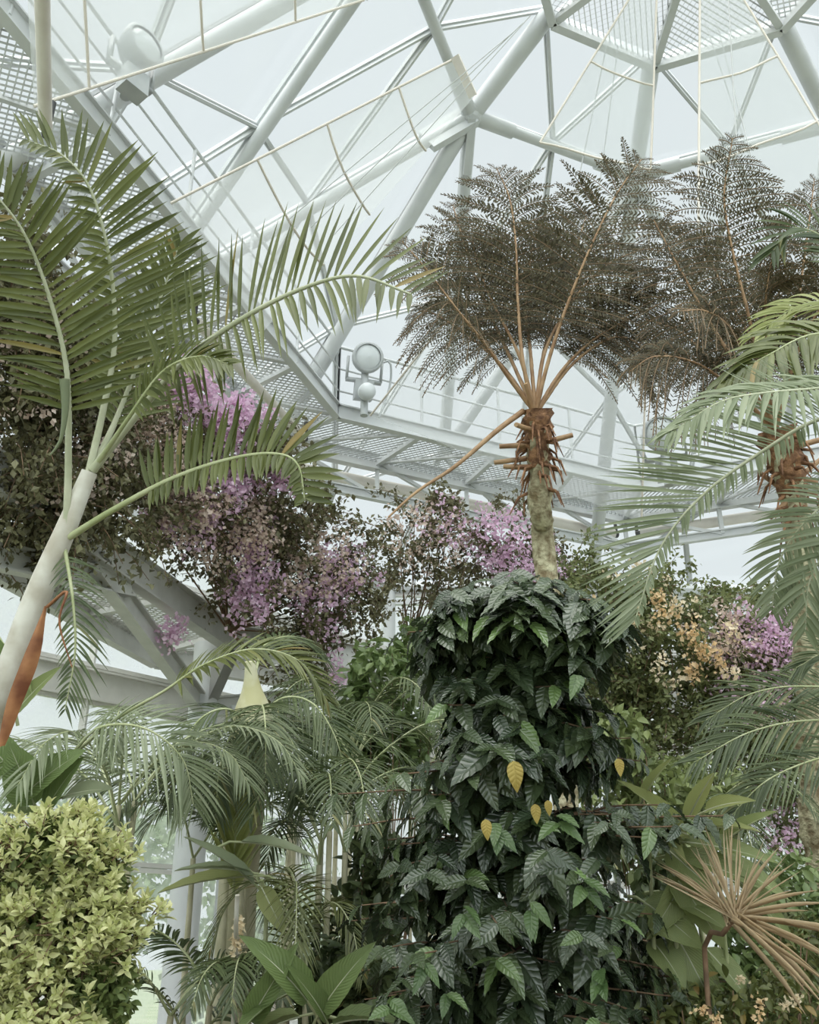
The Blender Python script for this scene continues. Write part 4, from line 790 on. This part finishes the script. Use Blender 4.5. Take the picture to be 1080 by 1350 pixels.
# ------------------------------------------------------------------ golden shrub
g0 = gz(A(70, 1300, 4.0)); t = thing('golden_shrub', 'bright yellow-green small-leaved shrub filling the lower corner', 'shrub', g0)
kb = MB(); P, D_, NN_ = [], [], []; Pi = []
for (x, y, dd, rx, ry) in [(60, 1140, 4.0, 95, 70), (120, 1160, 4.0, 55, 70), (20, 1200, 3.9, 90, 90), (110, 1240, 3.9, 85, 80), (60, 1320, 3.8, 100, 80), (130, 1310, 3.8, 55, 70), (-40, 1250, 3.9, 90, 130), (60, 1420, 3.8, 120, 80), (80, 1110, 4.1, 60, 40)]:
    ce = atd(x, y, dd); s = np.array((rx, (rx + ry) * .5, ry)) * dd / F
    for _ in range(int(rx * ry / 420)):          # flat sprays of rosettes with gaps between them
        d = rdir(1)[0]
        if d[1] > .3: d[1] *= -1
        q0 = ce + d * s * random.uniform(.78, 1.12); up = nrm(d * .5 + (0, -.2, .8)); kb.tube([ce + d * s * .4, q0], [.006, .003], 4, False)
        for _r in range(random.randint(9, 17)):
            o = rng.normal(0, .06, 3); o -= up * np.dot(o, up) * .7; q = q0 + o; ax = nrm(up + rng.normal(0, .3, 3)); kb.tube([q - ax * .05 - o * .5, q], [.003, .002], 4, False)
            m_ = 9; a = np.arange(m_) * 2.4 + random.random() * 6; X = nrm(np.cross(ax, (.3, .2, .9))); Y = np.cross(ax, X)
            lv = (X * np.cos(a)[:, None] + Y * np.sin(a)[:, None]) * np.linspace(1, .45, m_)[:, None] + ax * np.linspace(.15, 1.0, m_)[:, None]
            P.append(q - ax * np.linspace(.04, 0, m_)[:, None]); D_.append(lv); NN_.append(np.repeat(ax[None], m_, 0) + rng.normal(0, .2, (m_, 3)))
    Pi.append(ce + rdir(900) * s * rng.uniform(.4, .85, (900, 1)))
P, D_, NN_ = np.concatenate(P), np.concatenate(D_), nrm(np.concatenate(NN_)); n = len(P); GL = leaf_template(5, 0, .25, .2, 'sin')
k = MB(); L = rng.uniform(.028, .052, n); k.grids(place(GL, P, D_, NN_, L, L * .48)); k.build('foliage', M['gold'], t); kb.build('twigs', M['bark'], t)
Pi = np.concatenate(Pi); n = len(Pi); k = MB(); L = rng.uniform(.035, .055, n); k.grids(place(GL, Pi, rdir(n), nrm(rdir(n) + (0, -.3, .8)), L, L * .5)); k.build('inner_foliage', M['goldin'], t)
k = MB()
for q in range(6): e = atd(random.uniform(10, 130), random.uniform(1130, 1250), 4.0); k.tube(spline([g0 + rng.normal(0, .05, 3) * (1, 1, 0), mid(g0, e) + rng.normal(0, .1, 3), e], 14), np.linspace(.018, .005, 14), 6)
k.build('stems', M['bark'], t)
# ------------------------------------------------------------------ low flowering plants and undergrowth
def bush(name, label, cat, blobs, nl, m, sz, extra=(), asp=.5, droop=.3):
    b0 = blobs[0]; ce0 = atd(*b0[:3]); t = thing(name, label, cat, gz(ce0)); P = []; kb = MB()
    ar = np.array([b[3] * b[4] for b in blobs], float); cn = (ar / ar.sum() * nl).astype(int)
    for b, c in zip(blobs, cn):
        ce = atd(*b[:3]); s = np.array((b[3], (b[3] + b[4]) * .45, b[4])) * b[2] / F; P.append(ce + rdir(c) * s * rng.uniform(.3, 1.05, (c, 1)) ** .6)
        for _ in range(5): e = ce + rdir(1)[0] * s * .8; kb.tube(spline([gz(ce0) + rng.normal(0, .06, 3) * (1, 1, 0), mid(gz(ce0), e) + rng.normal(0, .08, 3), e], 10), np.linspace(.01, .003, 10), 5, False)
    P = np.concatenate(P); n = len(P); k = MB(); L = sz * rng.uniform(.6, 1.3, n)
    k.grids(place(GL, P, nrm(rdir(n) + (0, -.2, -droop)), nrm(rdir(n) * .6 + (0, -.3, .8)), L, L * asp)); k.build('foliage', M[m], t); kb.build('stems', M['bark'], t)
    for (mt, nm, pts, r, nb, s_) in extra:
        for (x, y, dd) in pts:
            q = atd(x, y, dd) + rng.normal(0, r, (nb, 3)); k = MB(); k.add(*dia(q, rdir(nb), nrm(rdir(nb) + (0, -.6, .2)), np.full(nb, s_), np.full(nb, s_ * .8))); k.build(nm, M[mt], t, False)
    return t
bush('lantana_bush', 'low bush with small orange and yellow flowers under the dried rosette', 'bush', [(950, 1340, 4.3, 90, 45), (1030, 1330, 4.4, 70, 55), (1060, 1260, 4.9, 50, 60), (900, 1360, 4.2, 60, 40)], 1500, 'palm', .06, [('orange', 'blossom', [(1000, 1340, 4.0), (1002, 1322, 4.1), (925, 1330, 4.0), (945, 1345, 4.0)], .012, 24, .02), ('cream', 'pale_blossom', [(975, 1290, 4.2), (1050, 1315, 4.2), (1035, 1325, 4.2)], .012, 24, .02)])
bush('croton_bush', 'olive green bush under the lilac hedge beside the pale trunk', 'bush', [(1040, 1180, 6.2, 60, 60), (1000, 1230, 6.0, 60, 60), (1070, 1270, 6.0, 60, 70), (1010, 1300, 5.8, 80, 60)], 2200, 'broad', .09)
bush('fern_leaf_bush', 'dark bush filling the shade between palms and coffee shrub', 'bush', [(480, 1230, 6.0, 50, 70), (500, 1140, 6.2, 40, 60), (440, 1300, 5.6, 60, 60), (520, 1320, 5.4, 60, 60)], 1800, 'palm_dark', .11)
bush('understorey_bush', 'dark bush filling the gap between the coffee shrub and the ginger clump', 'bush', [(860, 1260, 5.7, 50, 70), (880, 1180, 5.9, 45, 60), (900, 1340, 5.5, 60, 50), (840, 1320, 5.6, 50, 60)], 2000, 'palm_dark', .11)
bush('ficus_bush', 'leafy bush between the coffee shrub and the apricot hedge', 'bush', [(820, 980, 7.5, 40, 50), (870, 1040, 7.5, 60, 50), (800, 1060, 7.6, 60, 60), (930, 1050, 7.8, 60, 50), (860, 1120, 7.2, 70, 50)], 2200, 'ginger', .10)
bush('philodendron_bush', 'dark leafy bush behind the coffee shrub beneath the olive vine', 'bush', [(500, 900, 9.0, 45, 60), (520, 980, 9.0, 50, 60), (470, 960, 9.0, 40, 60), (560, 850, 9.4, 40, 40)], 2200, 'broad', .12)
# ------------------------------------------------------------------ outside
def tree(label, x, y, h, r, seed):
    r_ = np.random.default_rng(seed); t = thing('outdoor_tree', label, 'tree', (x, y, 0))
    k = MB(); k.tube([(x, y, 0), (x + .1, y, h * .5), (x, y, h * .8)], [.2, .15, .06], 8); k.build('trunk', M['bark'], t)
    ns = 16; ce = np.array((x, y, h * .62)) + r_.normal(0, .38, (ns, 3)) * (r, r, h * .45); n = 3500
    P = ce[r_.integers(0, ns, n)] + nrm(r_.normal(size=(n, 3))) * r * .45 * r_.random((n, 1)) ** .4; P[:, 2] = np.maximum(P[:, 2], .1)
    k = MB(); L = r_.uniform(.12, .25, n); k.add(*dia(P, rdir(n), rdir(n), L, L * .7)); k.build('crown', M['outer'], t, False)
tree('blurred green tree outside the lower windows beyond the leaning palm', -9.5, 19, 4.6, 2.0, 21)
tree('blurred tree outside the lower windows beyond the white column', -6.2, 20, 4.2, 1.9, 22)
tree('low tree outside glimpsed past the corner column', -2.8, 21.5, 3.6, 1.8, 23)
tree('outdoor tree beyond the glass behind the lilac hedge', 9.5, 20, 4.0, 2.0, 25)
# ------------------------------------------------------------------ repeats share a group phrase
GROUPS = {'bougainvillea_vine': 'bougainvilleas along the lower walkway', 'tree_fern': 'tree ferns', 'areca_palm': 'understorey areca palms', 'shade_cloth': 'shade cloths under the dome',
          'shade_roller': 'shade rollers under the catwalk', 'floodlight': 'floodlights on the catwalk', 'outdoor_tree': 'trees outside the glass'}
for o in list(scn.objects):
    g = GROUPS.get(o.name.split('.')[0])
    if g and o.parent is None: o['group'] = g
